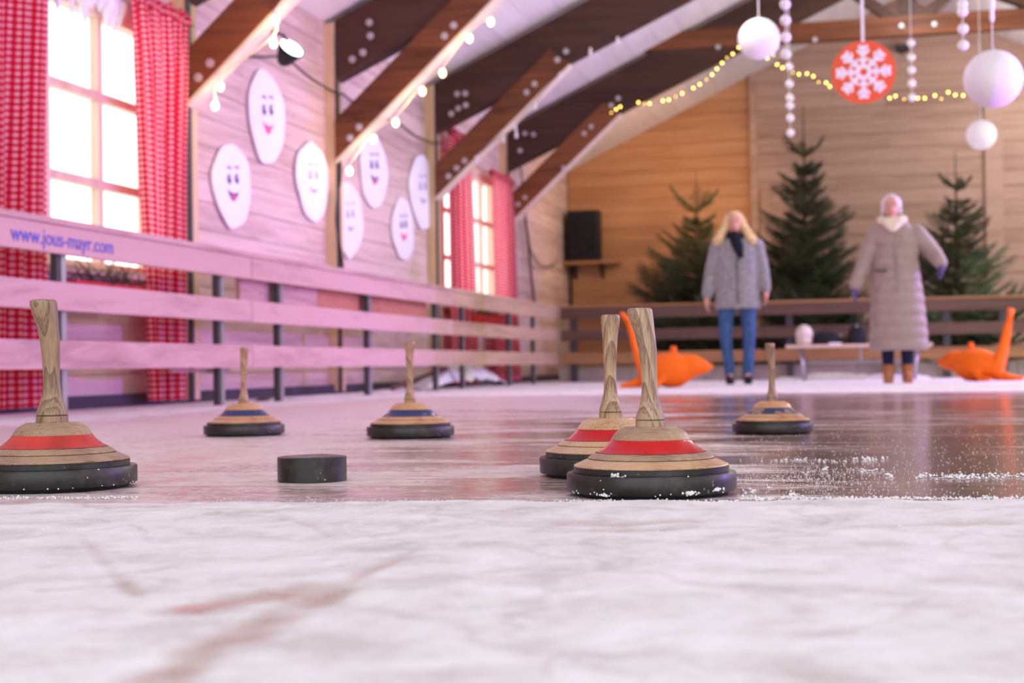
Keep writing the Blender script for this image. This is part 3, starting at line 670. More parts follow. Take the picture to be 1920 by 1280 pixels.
# flower boxes ------------------------------------------------------
def sprig_mesh(ln=0.16, n=70, mat='fir_needles'):
    mb = MB(); mb.tube([(0, 0, 0), (ln*.5, 0, 0.01), (ln, 0, 0.0)], [0.004, 0.003, 0.001], 4, 0)
    for k in range(n):
        s = k/n; x = ln*s; a = k*2.4; l = 0.020*(1-0.4*s); d = Vector((0.7, math.cos(a), math.sin(a))).normalized()*l
        p = Vector((x, 0, 0.01*math.sin(PI*s))); u = d.cross(Vector((0, 0.3, 1))).normalized()*0.0014
        mb.add([p-u, p+u, p+d], [(0, 1, 2)], 1)
    return mesh_data('sprig', mb.v, mb.f, ['trunk_bark', mat], False, mb.m)
SPR = [sprig_mesh(0.20, 90), sprig_mesh(0.15, 70)]
def flower_box(label, y0, y1, z0, z1, n):
    t = thing('flower_box', label, 'flower box', (-4.17, (y0+y1)/2, z0))
    h = (y1-y0)/2; hz = z1-z0
    mb = MB().box((-0.08, -h, 0), (0.08, h, 0.012)).box((0.068, -h, 0.012), (0.08, h, hz)).box((-0.08, -h, 0.012), (-0.068, h, hz)).box((-0.068, -h, 0.012), (0.068, -h+0.012, hz)).box((-0.068, h-0.012, 0.012), (0.068, h, hz))
    mb.build('box', 'box_red', t); MB().box((-0.067, -h+0.013, 0.012), (0.067, h-0.013, hz-0.015)).build('soil', 'trunk_bark', t)
    MB().box((-0.20, -h*.7, -0.02), (0.02, -h*.7+0.03, 0)).box((-0.20, h*.7, -0.02), (0.02, h*.7+0.03, 0)).build('bracket', 'steel_dark', t)
    for k in range(n):
        o = put(bpy.data.objects.new('sprig', SPR[k % 2]), t); o.location = (random.uniform(-.05, .05), random.uniform(-h*.9, h*.9), hz-0.02)
        o.rotation_euler = (random.uniform(0, 6), -random.uniform(0.15, 1.1), random.uniform(0, 6.28))
flower_box('red flower box of fir sprigs under the large window', Yx(118, 520, -4.17), Yx(262, 530, -4.17), 0.60, 0.70, 46)
flower_box('flower box of fir sprigs under the far window behind the fence', Yx(893, 590, -4.17), Yx(930, 590, -4.17), 0.68, 0.78, 30)

# smiling cut-outs on the left wall ---------------------------------
def blob_outline(ry, rz, k, seed):
    r = random.Random(seed); ph = [r.uniform(0, 6.28) for _ in range(4)]
    pts = []
    for i in range(48):
        a = 2*PI*i/48; q = 1+0.035*math.sin(3*a+ph[0])+0.025*math.sin(5*a+ph[1])+0.015*math.sin(8*a+ph[2])
        zz = math.sin(a)*rz*q; yy = math.cos(a)*ry*q*(1-0.16*k*math.sin(a)*0-0.25*max(0, -math.sin(a))**2*k)
        pts.append((yy, zz))
    return pts
def ell(cy, cz, ry, rz, n=16, rot=0.0):
    return [(cy+ry*math.cos(a)*math.cos(rot)-rz*math.sin(a)*math.sin(rot), cz+ry*math.cos(a)*math.sin(rot)+rz*math.sin(a)*math.cos(rot)) for a in [2*PI*i/n for i in range(n)]]
def cres(cy, cz, w_, d_, t_):
    up = [(cy-w_+2*w_*i/12, cz-d_*math.sin(PI*i/12)*0.35) for i in range(13)]
    lo = [(cy+w_-2*w_*i/12, cz-(d_+t_)*math.sin(PI*i/12)) for i in range(1, 12)]
    return up+lo
FACES = [((437, 348), 35, 78, 'open', 'leftmost of seven, dark open grin'), ((502, 220), 33, 86, 'tongue', 'highest of seven, grinning with red tongue'),
         ((588, 340), 30, 73, 'line', 'pale, left of the second post'), ((657, 412), 24, 70, 'line', 'pale, beside the cable on the second post'),
         ((702, 320), 25, 70, 'open', 'black open grin, partly behind the second brace'), ((757, 430), 20, 58, 'tongue', 'smallest of seven, crooked red smile'),
         ((793, 360), 23, 69, 'line', 'rightmost of seven, faint smile')]
for n, ((px, py), rw, rh, kind, lab) in enumerate(FACES):
    p = onx(px, py, XW+0.03); pl = onx(px-rw, py, XW+0.03); pr = onx(px+rw, py, XW+0.03); pt = onx(px, py-rh, XW+0.03)
    ry = (pr.y-pl.y)/2; rz = pt.z-p.z; mr = (ry+rz)/2
    t = thing('face_cutout', 'white smiling snowball cut-out, '+lab, 'wall decoration', p, 0, 'smiling cut-outs on the left wall')
    M = Matrix(((0, 0, 1, 0), (1, 0, 0, 0), (0, 1, 0, 0), (0, 0, 0, 1)))     # (u,v,h)->(h,u,v): u = wall length, v = up
    MB().prism(blob_outline(ry, rz, 0.5, n), -0.015, 0.0, M).build('card', 'paper_white', t)
    dk = 'paper_dark' if kind != 'line' else 'paper_grey'
    for s in (-1, 1):
        cy = s*ry*0.20; cz = rz*0.16+s*rz*0.03
        MB().prism(ell(cy, cz, ry*0.11, rz*0.12), 0.0, 0.003, M).build('eye', dk, t)
        MB().prism(ell(cy+ry*.03, cz+rz*.04, ry*0.035, rz*0.035), 0.003, 0.005, M).build('glint', 'paper_white', t.children[-1])
        
        MB().prism(cres(cy, cz+rz*0.24, ry*0.16, -rz*0.05, -rz*0.02), 0.0, 0.003, M).build('eyebrow', dk, t)
    if kind == 'line': MB().prism(cres(0, -rz*0.16, ry*0.28, rz*0.12, rz*0.025), 0, 0.003, M).build('mouth', dk, t)
    else:
        MB().prism(cres(0, -rz*0.12, ry*0.30, rz*0.17, rz*0.08), 0, 0.003, M).build('mouth', 'paper_dark' if kind == 'open' else 'paper_pink', t)
        MB().prism(ell(0, -rz*0.27, ry*0.12, rz*0.05), 0.003, 0.005, M).build('tongue', 'paper_pink', t.children[-1])

# cables ------------------------------------------------------------
def smooth_path(pts, n=6):
    pts = [Vector(p) for p in pts]; out = []
    for i in range(len(pts)-1):
        p0 = pts[max(i-1, 0)]; p1 = pts[i]; p2 = pts[i+1]; p3 = pts[min(i+2, len(pts)-1)]
        for k in range(n):
            t = k/n; out.append(0.5*((2*p1)+(-p0+p2)*t+(2*p0-5*p1+4*p2-p3)*t*t+(-p0+3*p1-3*p2+p3)*t**3))
    return out+[pts[-1]]
def cable(label, pts, r=0.008, mat='cable_black', name='cable'):
    return tag(MB().tube(smooth_path(pts), r, 6).build(name, mat, None, True), label, 'cable')
cable('black cable sagging from the flood lamp to the second post', [onx(x, y, -4.25) for x, y in ((415, 100), (480, 107), (530, 106), (548, 118), (585, 148), (625, 172), (640, 176))], 0.010)
cable('black cable sagging from the second post to the third post', [onx(x, y, -4.25) for x, y in ((642, 176), (662, 192), (700, 218), (742, 228), (775, 252), (805, 266), (830, 268))], 0.010)
cable('thin cable bowing down the second post beside a smiling cut-out', [onx(x, y, -4.27) for x, y in ((637, 290), (639, 330), (631, 390), (632, 430), (641, 480), (643, 520))], 0.010)
cable('thin cable looping from the far post towards the speaker', [onx(x, y, -4.3) for x, y in ((975, 300), (985, 400), (992, 460), (1010, 495), (1030, 500), (1046, 490))], 0.010)
cable('dark conduit rising from the fence corner to the last brace', [onx(x, y, -4.33) for x, y in ((1003, 575), (996, 520), (990, 450), (984, 410))], 0.018)
cable('dark cable running up the gable wall above the speaker', [ony(x, y, YW-0.03) for x, y in ((1063, 400), (1062, 350), (1062, 300))], 0.014)
cable('dark pipe running down the gable wall below the speaker shelf', [ony(x, y, YW-0.03) for x, y in ((1071, 502), (1071, 540), (1071, 585))], 0.022)

# flood lamp --------------------------------------------------------
p = onx(545, 92, -4.0); t = thing('flood_lamp', 'black flood lamp with a glowing cyan-white face above the smiling cut-outs', 'lamp', p)
nrm = (-(ray(545, 92).normalized())*0.50 + RC*0.46 + UC*0.74).normalized(); q = nrm.to_track_quat('Z', 'Y').to_matrix().to_4x4()
MB().lathe([(0.03, -0.14), (0.055, -0.11), (0.085, -0.03), (0.095, 0.0), (0.095, 0.012), (0.088, 0.012)], 24, 0, q).build('housing', 'black_plastic', t, True)
MB().lathe([(0.086, 0.004), (0.086, 0.014)], 24, 0, q).build('lens', 'lamp_face', t)
MB().tube([(0, 0, -0.0), (-0.05, 0, 0.10), (-0.15, 0, 0.14), (-0.4, 0, 0.14)], 0.012, 6).build('arm', 'black_plastic', t)
lamp('flood_lamp_beam', 'SPOT', p+nrm*0.06, p+nrm+Vector((1.0, 0, 1.2)), 22, (0.6, 0.9, 1.0), 0.08, 2.6, 0.9)

# bulbs on the braces ----------------------------------------------
def bulb_string(label, pix, Y, lit='bulb_warm', r=0.034, cab='cable_cream', extra=None, cabr=0.006):
    t = thing('light_string', label, 'string lights')
    pts = [ony(x, y, Y) for x, y in pix]
    cp = [p+Vector((0, 0.0, 0.05)) for p in pts]
    MB().tube(smooth_path(cp), cabr, 6).build('cord', cab, t, True)
    for k, p in enumerate(pts):
        MB().lathe([(0.013, 0.045), (0.013, 0.02), (0.009, 0.015)][::-1], 10, 0, Matrix.Translation(p)).build('socket', 'cable_cream', t)
        MB().sphere(p-Vector((0, 0, 0.004)), (r*.75, r*.75, r), 12).build('bulb', lit, t, True)
    return t
bulb_string('warm glowing bulbs along the first brace beside the large window', [(403, 197), (413, 161), (513, 80), (516, 36), (560, -20)], FR[1]-0.07, r=0.03)
bulb_string('warm glowing bulbs along the underside of the second brace', [(655, 320), (700, 260), (742, 229), (792, 170), (830, 136), (880, 71), (920, 40), (960, -15)], FR[2]-0.07, r=0.034)
bulb_string('unlit glass bulbs along the third brace', [(893, 300), (943, 262), (968, 254), (966, 240), (1003, 200), (1050, 145), (1107, 98), (1158, 78)], FR[3]-0.07, 'bulb_unlit', 0.026, 'cable_black', cabr=0.004)
for (pp, e, yy) in (((413, 175), 5, FR[1]-0.12), ((515, 60), 6, FR[1]-0.12), ((680, 280), 5, FR[2]-0.12), ((770, 190), 5, FR[2]-0.12), ((860, 100), 5, FR[2]-0.12)):
    lamp('bulb_glow', 'POINT', ony(pp[0]+10, pp[1]+12, yy), None, e*0.55, (1.0, 0.64, 0.28), 0.05)
# yellow micro light garland
GP = [(1146, 211), (1155, 205), (1163, 200), (1197, 192), (1208, 194), (1218, 194), (1243, 189), (1254, 187), (1267, 181), (1279, 175), (1300, 165), (1312, 158), (1325, 149), (1335, 140), (1344, 129), (1354, 118), (1363, 108), (1374, 101), (1385, 89),
      (1439, 109), (1450, 104), (1457, 121), (1467, 127), (1480, 131), (1487, 136), (1498, 139), (1513, 138), (1525, 143), (1535, 154), (1549, 155), (1556, 162), (1567, 162), (1600, 172), (1640, 180), (1668, 184), (1679, 180), (1695, 186), (1721, 184), (1734, 184), (1753, 179), (1765, 185), (1778, 173), (1791, 178), (1806, 179), (1840, 176), (1880, 160), (1921, 147)]
t = thing('micro_light_garland', 'sagging garland of tiny yellow lights running from the last brace behind the hanging balls', 'string lights')
pts = [ony(x, y, 17.7) for x, y in GP]
MB().tube(pts, 0.003, 4).build('wire', 'cable_black', t)
for k, p in enumerate(pts):
    MB().sphere(p, 0.012 if k % 4 else 0.007, 8).build('bulb', 'bulb_yellow', t, True)

# hanging ornaments -------------------------------------------------
def thread(t, top, bot, r=0.003): MB().tube([top, bot], r, 5).build('thread', 'thread_white', t)
def ball(label, px, py, dia_px, D):
    p = atd(px, py, D); r = dia_px/2*D/F
    t = thing('hanging_ball', label, 'ball ornament', p, 0, 'white balls hung from the roof')
    MB().sphere((0, 0, 0), r, 40).build('ball', 'styrofoam', t, True)
    MB().lathe([(0.012, r-0.003), (0.012, r+0.012), (0.004, r+0.014)], 10).build('cap', 'washer_steel', t)
    thread(t, (0, 0, r+0.01), (0, 0, roof_z(p.x)-p.z))
ball('white foam ball hanging highest, near the last rafter', 1423, 73, 78, 10.5)
ball('largest white foam ball hanging at the right edge', 1862, 148, 108, 8.6)
ball('smallest white foam ball hanging lowest, under the largest one', 1840, 253, 56, 12.0)
p = atd(1619, 135, 9.4); R = 59*9.4/F
t = thing('snowflake_sign', 'round orange disc with a white snowflake hanging on a ribbon', 'sign', p, facing(p))
M = Matrix.Rotation(PI/2, 4, 'X')       # local xy -> xz, +h toward the camera
MB().prism([(R*math.cos(a), R*math.sin(a)) for a in [2*PI*i/64 for i in range(64)]], -0.012, 0.0, M).build('disc', 'orange_disc', t)
mb = MB(); hh = 0.005
def bar(mb, r0, r1, ang, wd, ox=0, lat=0):
    ca, sa = math.cos(ang), math.sin(ang); n = 6
    loc = [(r0, -wd)]+[(r1+wd*math.sin(PI*i/n), -wd*math.cos(PI*i/n)) for i in range(n+1)]+[(r0, wd)]
    return [(x*ca-y*sa, x*sa+y*ca) for x, y in loc]
def limb(px_, py_, ang, ln, wd):
    return [(px_+a, py_+b) for a, b in bar(mb, 0, ln, ang, wd)]
for k in range(8):
    a = k*PI/4+PI/2; hh += 0.00015; ca, sa = math.cos(a), math.sin(a)
    mb.prism(bar(mb, R*0.20, R*0.80, a, R*0.055), 0.0, hh, M)
    for rr, ln, wd in ((0.30, 0.16, 0.045), (0.52, 0.22, 0.05), (0.70, 0.15, 0.055)):
        for s in (-1, 1):
            hh += 0.00005; mb.prism(limb(R*rr*ca, R*rr*sa, a+s*PI/4, R*ln, R*wd), 0.0, hh, M)
n = 32
ring_o = [(R*0.26*math.cos(2*PI*i/n), R*0.26*math.sin(2*PI*i/n)) for i in range(n)]
V = [M @ Vector((x, y, 0.0075)) for x, y in ring_o]+[M @ Vector((x*.44, y*.44, 0.0075)) for x, y in ring_o]+[M @ Vector((x, y, 0.0)) for x, y in ring_o]+[M @ Vector((x*.44, y*.44, 0.0)) for x, y in ring_o]
mb.add(V, [(i, (i+1) % n, n+(i+1) % n, n+i) for i in range(n)]+[(i, 2*n+i, 2*n+(i+1) % n, (i+1) % n) for i in range(n)]+[(n+i, n+(i+1) % n, 3*n+(i+1) % n, 3*n+i) for i in range(n)])
mb.build('snowflake', 'flake_white', t)['label'] = 'white eight-armed snowflake'
MB().box((-0.010, -0.002, R-0.01), (0.010, 0.002, roof_z(p.x)-p.z)).build('ribbon', 'thread_white', t)
def beads(label, items, D, dpx, ztop=True):
    p = atd(items[-1][0], items[-1][1], D); t = thing('bead_string', label, 'bead string', p, 0, 'strings of white foam beads')
    r = dpx/2*D/F; mpp = D/F
    prev = 0
    for (x, y) in items: MB().sphere((0, 0, (items[-1][1]-y)*mpp), r, 14).build('bead', 'styrofoam', t, True)
    thread(t, (0, 0, 0), (0, 0, roof_z(p.x)-p.z), 0.003)
beads('string of big white beads right of the highest ball', [(1470, -20), (1470, 8), (1470, 38), (1472, 70), (1474, 102)], 9.6, 20)
beads('long string of small white beads over the middle spruce', [(1480, 125), (1480, 157), (1480, 183), (1480, 198), (1481, 221), (1482, 249)], 13.0, 15)
beads('string of white beads at the top right, left of the largest ball', [(1803, -24), (1803, 8), (1803, 22), (1804, 54), (1806, 85)], 9.6, 20)
beads('faint string of small beads right of the snowflake disc', [(1708, 80), (1708, 107), (1709, 131), (1709, 156), (1710, 183)], 13.5, 15)
p = atd(1860, 42, 8.8); t = thing('icicle_ornament', 'slim white icicle ornament hanging above the largest ball', 'ornament', p)
MB().lathe([(0.005, 0), (0.014, 0.02), (0.012, 0.06), (0.018, 0.10), (0.016, 0.20), (0.02, 0.28)], 12).build('icicle', 'styrofoam', t, True); thread(t, (0, 0, 0.28), (0, 0, roof_z(p.x)-p.z))
p = ony(1692, 91, YW-0.12); t = thing('wall_spotlight', 'small black spotlight high on the gable wall', 'lamp', p)
MB().box((-0.09, -0.06, -0.045), (0.09, 0.04, 0.045)).build('housing', 'black_plastic', t); MB().box((-0.015, 0.04, -0.06), (0.015, 0.12, -0.03)).build('bracket', 'black_plastic', t); MB().box((-0.075, -0.064, -0.03), (0.075, -0.06, 0.03)).build('lens', 'steel_dark', t)

# speaker -----------------------------------------------------------
pa = ony(1062, 395, YW-0.42); pb = ony(1122, 488, YW-0.42); wd = pb.x-pa.x; hs = pa.z-pb.z
t = thing('loudspeaker', 'black loudspeaker standing on the corner shelf of the gable wall', 'speaker', ((pa.x+pb.x)/2, YW-0.24, pb.z), 0)
auto(MB().loft([((0, 0, 0.0), wd/2, .17), ((0, 0, 0.01), wd/2+.004, .176), ((0, 0, hs-0.01), wd/2+.004, .176), ((0, 0, hs), wd/2, .17)], 32, power=7).build('cabinet', 'black_plastic', t))
MB().box((-wd/2+0.02, -0.186, 0.03), (wd/2-0.02, -0.170, hs-0.03)).build('grille', 'bag_black', t)
MB().box((wd/2, -0.04, hs*.5), (wd/2+0.012, 0.04, hs*.5+0.1)).build('handle', 'black_plastic', t)
sa = ony(1050, 488, YW-0.42); sb_ = ony(1158, 500, YW-0.42)
t = thing('shelf', 'wooden corner shelf carrying the black loudspeaker', 'shelf', (0, 0, 0))
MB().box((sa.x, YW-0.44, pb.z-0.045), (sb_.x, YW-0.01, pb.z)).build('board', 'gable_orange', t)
for xx in (sa.x+0.15, sb_.x-0.3):
    mb = MB(); mb.add([(xx, YW-0.01, pb.z-0.045), (xx, YW-0.35, pb.z-0.045), (xx, YW-0.01, pb.z-0.25), (xx+.03, YW-0.01, pb.z-0.045), (xx+.03, YW-0.35, pb.z-0.045), (xx+.03, YW-0.01, pb.z-0.25)], [(0, 1, 2), (5, 4, 3), (0, 3, 4, 1), (1, 4, 5, 2), (2, 5, 3, 0)]); mb.build('bracket', 'steel_dark', t)

# ================================================================== RINK BARRIER
XF = -3.74; YB = 18.0
ZB = [(0.775, 0.91), (0.505, 0.640), (0.225, 0.362)]
def panel(label, axis, a, b, posts, mats, capm, groups):
    t = thing('rink_barrier', label, 'barrier', (0, 0, 0), 0, groups)
    def bx(s0, s1, o0, o1, z0, z1, name, mat):
        if axis == 'Y': return plank(t, (XF-o1, s0, z0), (XF-o0, s1, z1), mat, name)
        return plank(t, (s0, YB+o0, z0), (s1, YB+o1, z1), mat, name)
    for (z0, z1), mm in zip(ZB, mats): bx(a+0.004, b-0.004, 0.0+random.uniform(0, .004), 0.035, z0, z1, 'board', mm)
    bx(a+0.002, b-0.002, -0.012, 0.09, 0.912, 0.94, 'cap_rail', capm)
    for s in posts: 
        bx(s, s+0.045, 0.036, 0.075, 0.0, 0.91, 'post', 'steel_grey' if axis == 'Y' else 'steel_dark')
        bx(s-0.035, s-0.002, 0.040, 0.075, 0.0, 0.91, 'post_back', 'steel_dark')
    return t
J1 = onx(472, 480, XF).y; J2 = onx(848, 545, XF).y
YP = lambda px, py=650: onx(px, py, XF-0.05).y
G = 'plank barrier panels around the rink'
pn = panel('near left barrier panel lettered in blue, in front of the large window', 'Y', 3.6, J1, [4.7, YP(110, 500), YP(411)], ['fence_wood']*3, 'fence_wood', G)
panel('middle left barrier panel with an extra reddish board behind the slats', 'Y', J1, J2, [YP(523), YP(690), YP(817)], ['fence_wood', 'fence_wood', 'fence_wood'], 'fence_wood', G)
panel('tan barrier panel under the far gingham window', 'Y', J2, 17.99, [YP(867), YP(955), YP(1000)], ['fence_tan']*3, 'fence_tan', G)
plank(pn, (XF-0.13, J1-0.9, 0.20), (XF-0.11, J1-0.1, 0.22), 'fence_wood', 'ledge')
t = thing('backing_board', 'reddish plank standing behind the slats of the middle left barrier', 'board')
yA, yB_ = J1+0.05, YP(812); 
for k in range(3):
    s0 = yA+(yB_-yA)*k/3; plank(t, (XF-0.135, s0+0.004, 0.62), (XF-0.105, yA+(yB_-yA)*(k+1)/3-0.004, 0.79), 'fence_red' if k else 'fence_wood', 'plank')
bp1 = ony(1430, 560, YB).x
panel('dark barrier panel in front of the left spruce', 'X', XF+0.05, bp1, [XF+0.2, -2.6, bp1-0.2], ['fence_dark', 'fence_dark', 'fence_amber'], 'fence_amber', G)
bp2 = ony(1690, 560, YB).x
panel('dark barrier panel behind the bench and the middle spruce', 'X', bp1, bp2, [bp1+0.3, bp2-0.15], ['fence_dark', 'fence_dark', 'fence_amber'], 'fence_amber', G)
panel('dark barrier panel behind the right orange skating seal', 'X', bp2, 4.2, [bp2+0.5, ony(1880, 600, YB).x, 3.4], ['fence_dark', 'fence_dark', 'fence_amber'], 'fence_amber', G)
# low kerb under the back barrier
t = thing('kerb', 'row of grey beige kerb blocks under the back barrier', 'kerb')
for k in range(9):
    x0 = XF+k*0.9; MB().box((x0+0.004, YB+0.10, 0.0), (x0+0.896, YB+0.22, 0.185)).build('kerb_stone', 'stone_foot', t)

# lettering on the near board
def text(body, size, loc_fn, mat, parent, name, width):
    cu = bpy.data.curves.new(name, 'FONT'); cu.body = body; cu.size = size; cu.extrude = 0.001
    o = bpy.data.objects.new(name, cu); COL.objects.link(o)
    dg = bpy.context.evaluated_depsgraph_get(); me = bpy.data.meshes.new_from_object(o.evaluated_get(dg)); bpy.data.objects.remove(o)
    xs = [v.co.x for v in me.vertices]; k = width/(max(xs)-min(xs))
    for v in me.vertices: v.co = loc_fn(v.co.x*k, v.co.y, v.co.z)
    me.materials.append(MATS[mat]); me.flip_normals(); o = put(bpy.data.objects.new(name, me), parent); return o
ty0 = onx(20, 440, XF).y; ty1 = onx(212, 465, XF).y
text('www.jous-mayr.com', 0.105, lambda x, y, z: Vector((XF+0.001+z, ty0+x, 0.808+y)), 'text_blue', pn, 'lettering', ty1-ty0)

# snow and tarp behind the left barrier -----------------------------
def heap(name, label, cat, pix, X0, X1, mat, seed, zs=1.0):
    ys = [onx(x, y, (X0+X1)/2).y for x, y in pix]; zs_ = [max(0.0, onx(x, y, (X0+X1)/2).z)*zs for x, y in pix]
    nx, ny = 16, 90; V = []
    for j in range(ny+1):
        y = ys[0]+(ys[-1]-ys[0])*j/ny; z = float(np.interp(y, ys, zs_))
        for i in range(nx+1):
            u = i/nx; x = X0+(X1-X0)*u; pr = math.sin(PI*(0.08+0.84*u))**0.7
            nz = float(vnoise(np.array([x*7.0+9]), np.array([y*5.0]), seed, 4)[0])-0.5
            V.append((x, y, max(-0.004, z*pr*(0.9+0.7*nz)+0.02*nz-(0.004 if i in (0, nx) else 0))))
    Fc = [(j*(nx+1)+i, j*(nx+1)+i+1, (j+1)*(nx+1)+i+1, (j+1)*(nx+1)+i) for j in range(ny) for i in range(nx)]
    return tag(obj(name, V, Fc, mat, None, True), label, cat)
tag(heap('snow_bank', 'low bank of scraped snow along the foot of the left barrier', 'snow', [(520, 752), (560, 745), (640, 740), (700, 735), (740, 730), (762, 728)], -4.28, -3.92, 'snow_white', 4), kind='stuff')
heap('white_tarp', 'crumpled white tarp heaped behind the barrier under the far window', 'tarp', [(770, 728), (800, 715), (835, 698), (868, 688), (905, 692), (925, 708), (950, 724)], -4.10, -3.87, 'tarp_white', 5, 1.3)
t = thing('leaning_plank', 'dark plank leaning against the snow behind the left barrier', 'plank')
a = onx(735, 728, -3.96); b = onx(838, 690, -3.96); d = (b-a).normalized()
MB().tube([a, b], 0.022, 4).build('plank', 'fence_dark', t)
a = onx(478, 757, -3.96); b = onx(518, 736, -3.96)
tag(MB().tube([a, b], 0.022, 4).build('wood_offcut', 'steel_dark'), 'short dark batten propped beside the left barrier post', 'batten')

# ================================================================== SPRUCES
def branch_mesh(ln, seed, mat='fir_needles'):
    r = random.Random(seed); mb = MB()
    def curve(s): return Vector((ln*s, 0, ln*(0.10*s+0.28*s*s)))
    mb.tube([curve(s) for s in (0, .3, .6, 1)], [0.008, 0.006, 0.004, 0.002], 5, 0)
    def ndl(p, d, l):
        u = d.cross(Vector((r.uniform(-1, 1), r.uniform(-1, 1), r.uniform(-1, 1)))).normalized()*0.0028; mb.add([p-u, p+u, p+d*l], [(0, 1, 2)], 1)
    def fur(p0, p1, n, l):
        ax = (p1-p0).normalized(); sd = ax.cross(Vector((0, 0, 1))).normalized(); up = sd.cross(ax)
        for k in range(n):
            s = (k+r.random())/n; a = r.uniform(0, 2*PI); d = (ax*0.75+sd*math.cos(a)+up*math.sin(a)*0.8).normalized(); ndl(p0+(p1-p0)*s, d, l*r.uniform(.7, 1.1))
    for k in range(5): fur(curve(k/5), curve((k+1)/5), int(26*ln/0.5)+8, 0.030)
    m_ = int(5+ln*12)
    for k in range(m_):
        s = 0.18+0.75*k/m_; sl = ln*(0.42*(1-s)+0.10)*r.uniform(.8, 1.15)
        for sg in (-1, 1):
            p = curve(s); dr = Vector((0.75, sg*0.75, r.uniform(-.05, .25))).normalized(); mb.tube([p, p+dr*sl], [0.003, 0.0015], 3, 0); fur(p, p+dr*sl, int(14+sl*190), 0.028)
    return mesh_data('branch', mb.v, mb.f, ['trunk_bark', mat], False, mb.m)
BR = {}
for mm in ('fir_needles', 'fir_needles_light'):
    for L_ in (0.22, 0.38, 0.55, 0.75): BR[(mm, L_)] = [branch_mesh(L_, 100+int(L_*100)+k, mm) for k in range(2)]
def spruce(label, px, ytop, ybase_z, Y, rmax, lead, light_side=0, seed=0, dens=1.0, sparse_top=True):
    r = random.Random(seed); p = ony(px, 600, Y); top = ony(px, ytop, Y); H = top.z-ybase_z
    t = thing('spruce_tree', label, 'tree', (p.x, Y, ybase_z), 0, 'spruces behind the back barrier')
    MB().tube([(0, 0, 0), (0.01, 0, H*.3), (-0.01, 0, H*.6), (0, 0, H-lead), (0.0, 0, H)], [0.045, 0.036, 0.025, 0.013, 0.004], 8).build('trunk', 'trunk_bark', t, True)
    # furry leader
    mb = MB()
    for k in range(240):
        z = H-lead+lead*0.98*k/240; a = r.uniform(0, 6.28); d = Vector((math.cos(a), math.sin(a), 1.0)).normalized(); u = Vector((-math.sin(a), math.cos(a), 0))*0.0025
        q = Vector((0, 0, z)); mb.add([q-u, q+u, q+d*0.024], [(0, 1, 2)])
    mb.build('leader_needles', 'fir_needles', t)['kind'] = 'stuff'
    z = H-lead
    first = True; k = 0
    while z > 0.05:
        s = (H-z)/H; ln = rmax*min(1.0, 0.22+1.3*((H-lead-z)/(H-lead))**0.9)
        if first: ln = rmax*0.48
        nb_ = 5 if first else max(3, int((3.0+6.5*s*s+1.5*s)*dens)); off = r.uniform(0, 6.28)
        for j in range(nb_):
            l = ln*r.uniform(.6, 1.35); key = min((0.22, 0.38, 0.55, 0.75), key=lambda q: abs(q-l)); a = off+2*PI*j/nb_+r.uniform(-.25, .25)
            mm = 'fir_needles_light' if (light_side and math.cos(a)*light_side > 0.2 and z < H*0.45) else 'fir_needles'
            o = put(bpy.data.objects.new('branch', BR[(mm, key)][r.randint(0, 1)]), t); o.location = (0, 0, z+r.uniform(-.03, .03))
            up = -0.45 if first else -r.uniform(-.05, .42)*(1-s*0.9)
            o.rotation_euler = (r.uniform(-.2, .2), up, a); sc = l/key; o.scale = (sc, sc, sc)
        z -= (0.16 if first else r.uniform(0.09, 0.15)/dens); first = False; k += 1
spruce('left spruce behind the barrier, left of the woman in the grey coat', 1310, 322, 0.25, 19.95, 0.80, 0.55, 0, 1, 1.3)
spruce('tallest spruce in the middle, between the two women', 1513, 197, 0.25, 19.95, 0.68, 0.70, 0, 2, 1.35)
spruce('right spruce with paler lower branches, right of the woman in the long coat', 1797, 285, 0.25, 19.95, 0.64, 0.50, 1, 3, 1.25)
# cut fir branches stacked behind the barrier
for i, (x0, x1, n, lab) in enumerate(((1235, 1420, 70, 'low pile of cut fir branches behind the left part of the back barrier'), (1420, 1600, 70, 'low pile of cut fir branches behind the barrier at the bench'), (1740, 1925, 60, 'low pile of paler cut fir branches behind the right part of the back barrier'))):
    a = ony(x0+14, 600, 18.6); b = ony(x1-14, 600, 18.6); t = thing('branch_pile', lab, 'greenery', ((a.x+b.x)/2, 18.6, 0), 0)
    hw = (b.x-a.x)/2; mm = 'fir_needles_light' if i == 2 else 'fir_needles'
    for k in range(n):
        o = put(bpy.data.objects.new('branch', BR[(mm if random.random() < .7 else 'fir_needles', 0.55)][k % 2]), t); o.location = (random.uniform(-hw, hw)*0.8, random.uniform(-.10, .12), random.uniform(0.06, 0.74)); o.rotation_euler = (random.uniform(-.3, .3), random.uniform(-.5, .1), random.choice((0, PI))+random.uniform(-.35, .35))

# ================================================================== BENCH AND BAGS
bd = 16.6; p0 = onz(1505, 713, 0.0); bl = ony(1474, 650, p0.y+0.1); br = ony(1748, 645, p0.y+0.1)
bx0, bx1, by = bl.x, br.x, p0.y+0.18; bz = 0.40
t = thing('bench', 'wooden bench with grey metal legs standing in front of the back barrier', 'bench', ((bx0+bx1)/2, by, 0)); hl = (bx1-bx0)/2
for k in range(3): MB().box((-hl, -0.19+k*0.13, bz-0.035), (hl, -0.19+k*0.13+0.12, bz)).build('slat', 'bench_wood', t)
for xx in (-hl+0.16, hl-0.16):
    for yy in (-0.15, 0.15): MB().tube([(xx, yy*0.7, bz-0.036), (xx+(0.04 if xx < 0 else -0.04)*1, yy, 0.0)], 0.022, 8).build('leg', 'steel_grey', t, True)
    MB().tube([(xx, -0.11, bz-0.05), (xx, 0.11, bz-0.05)], 0.015, 6).build('cross_bar', 'steel_grey', t)
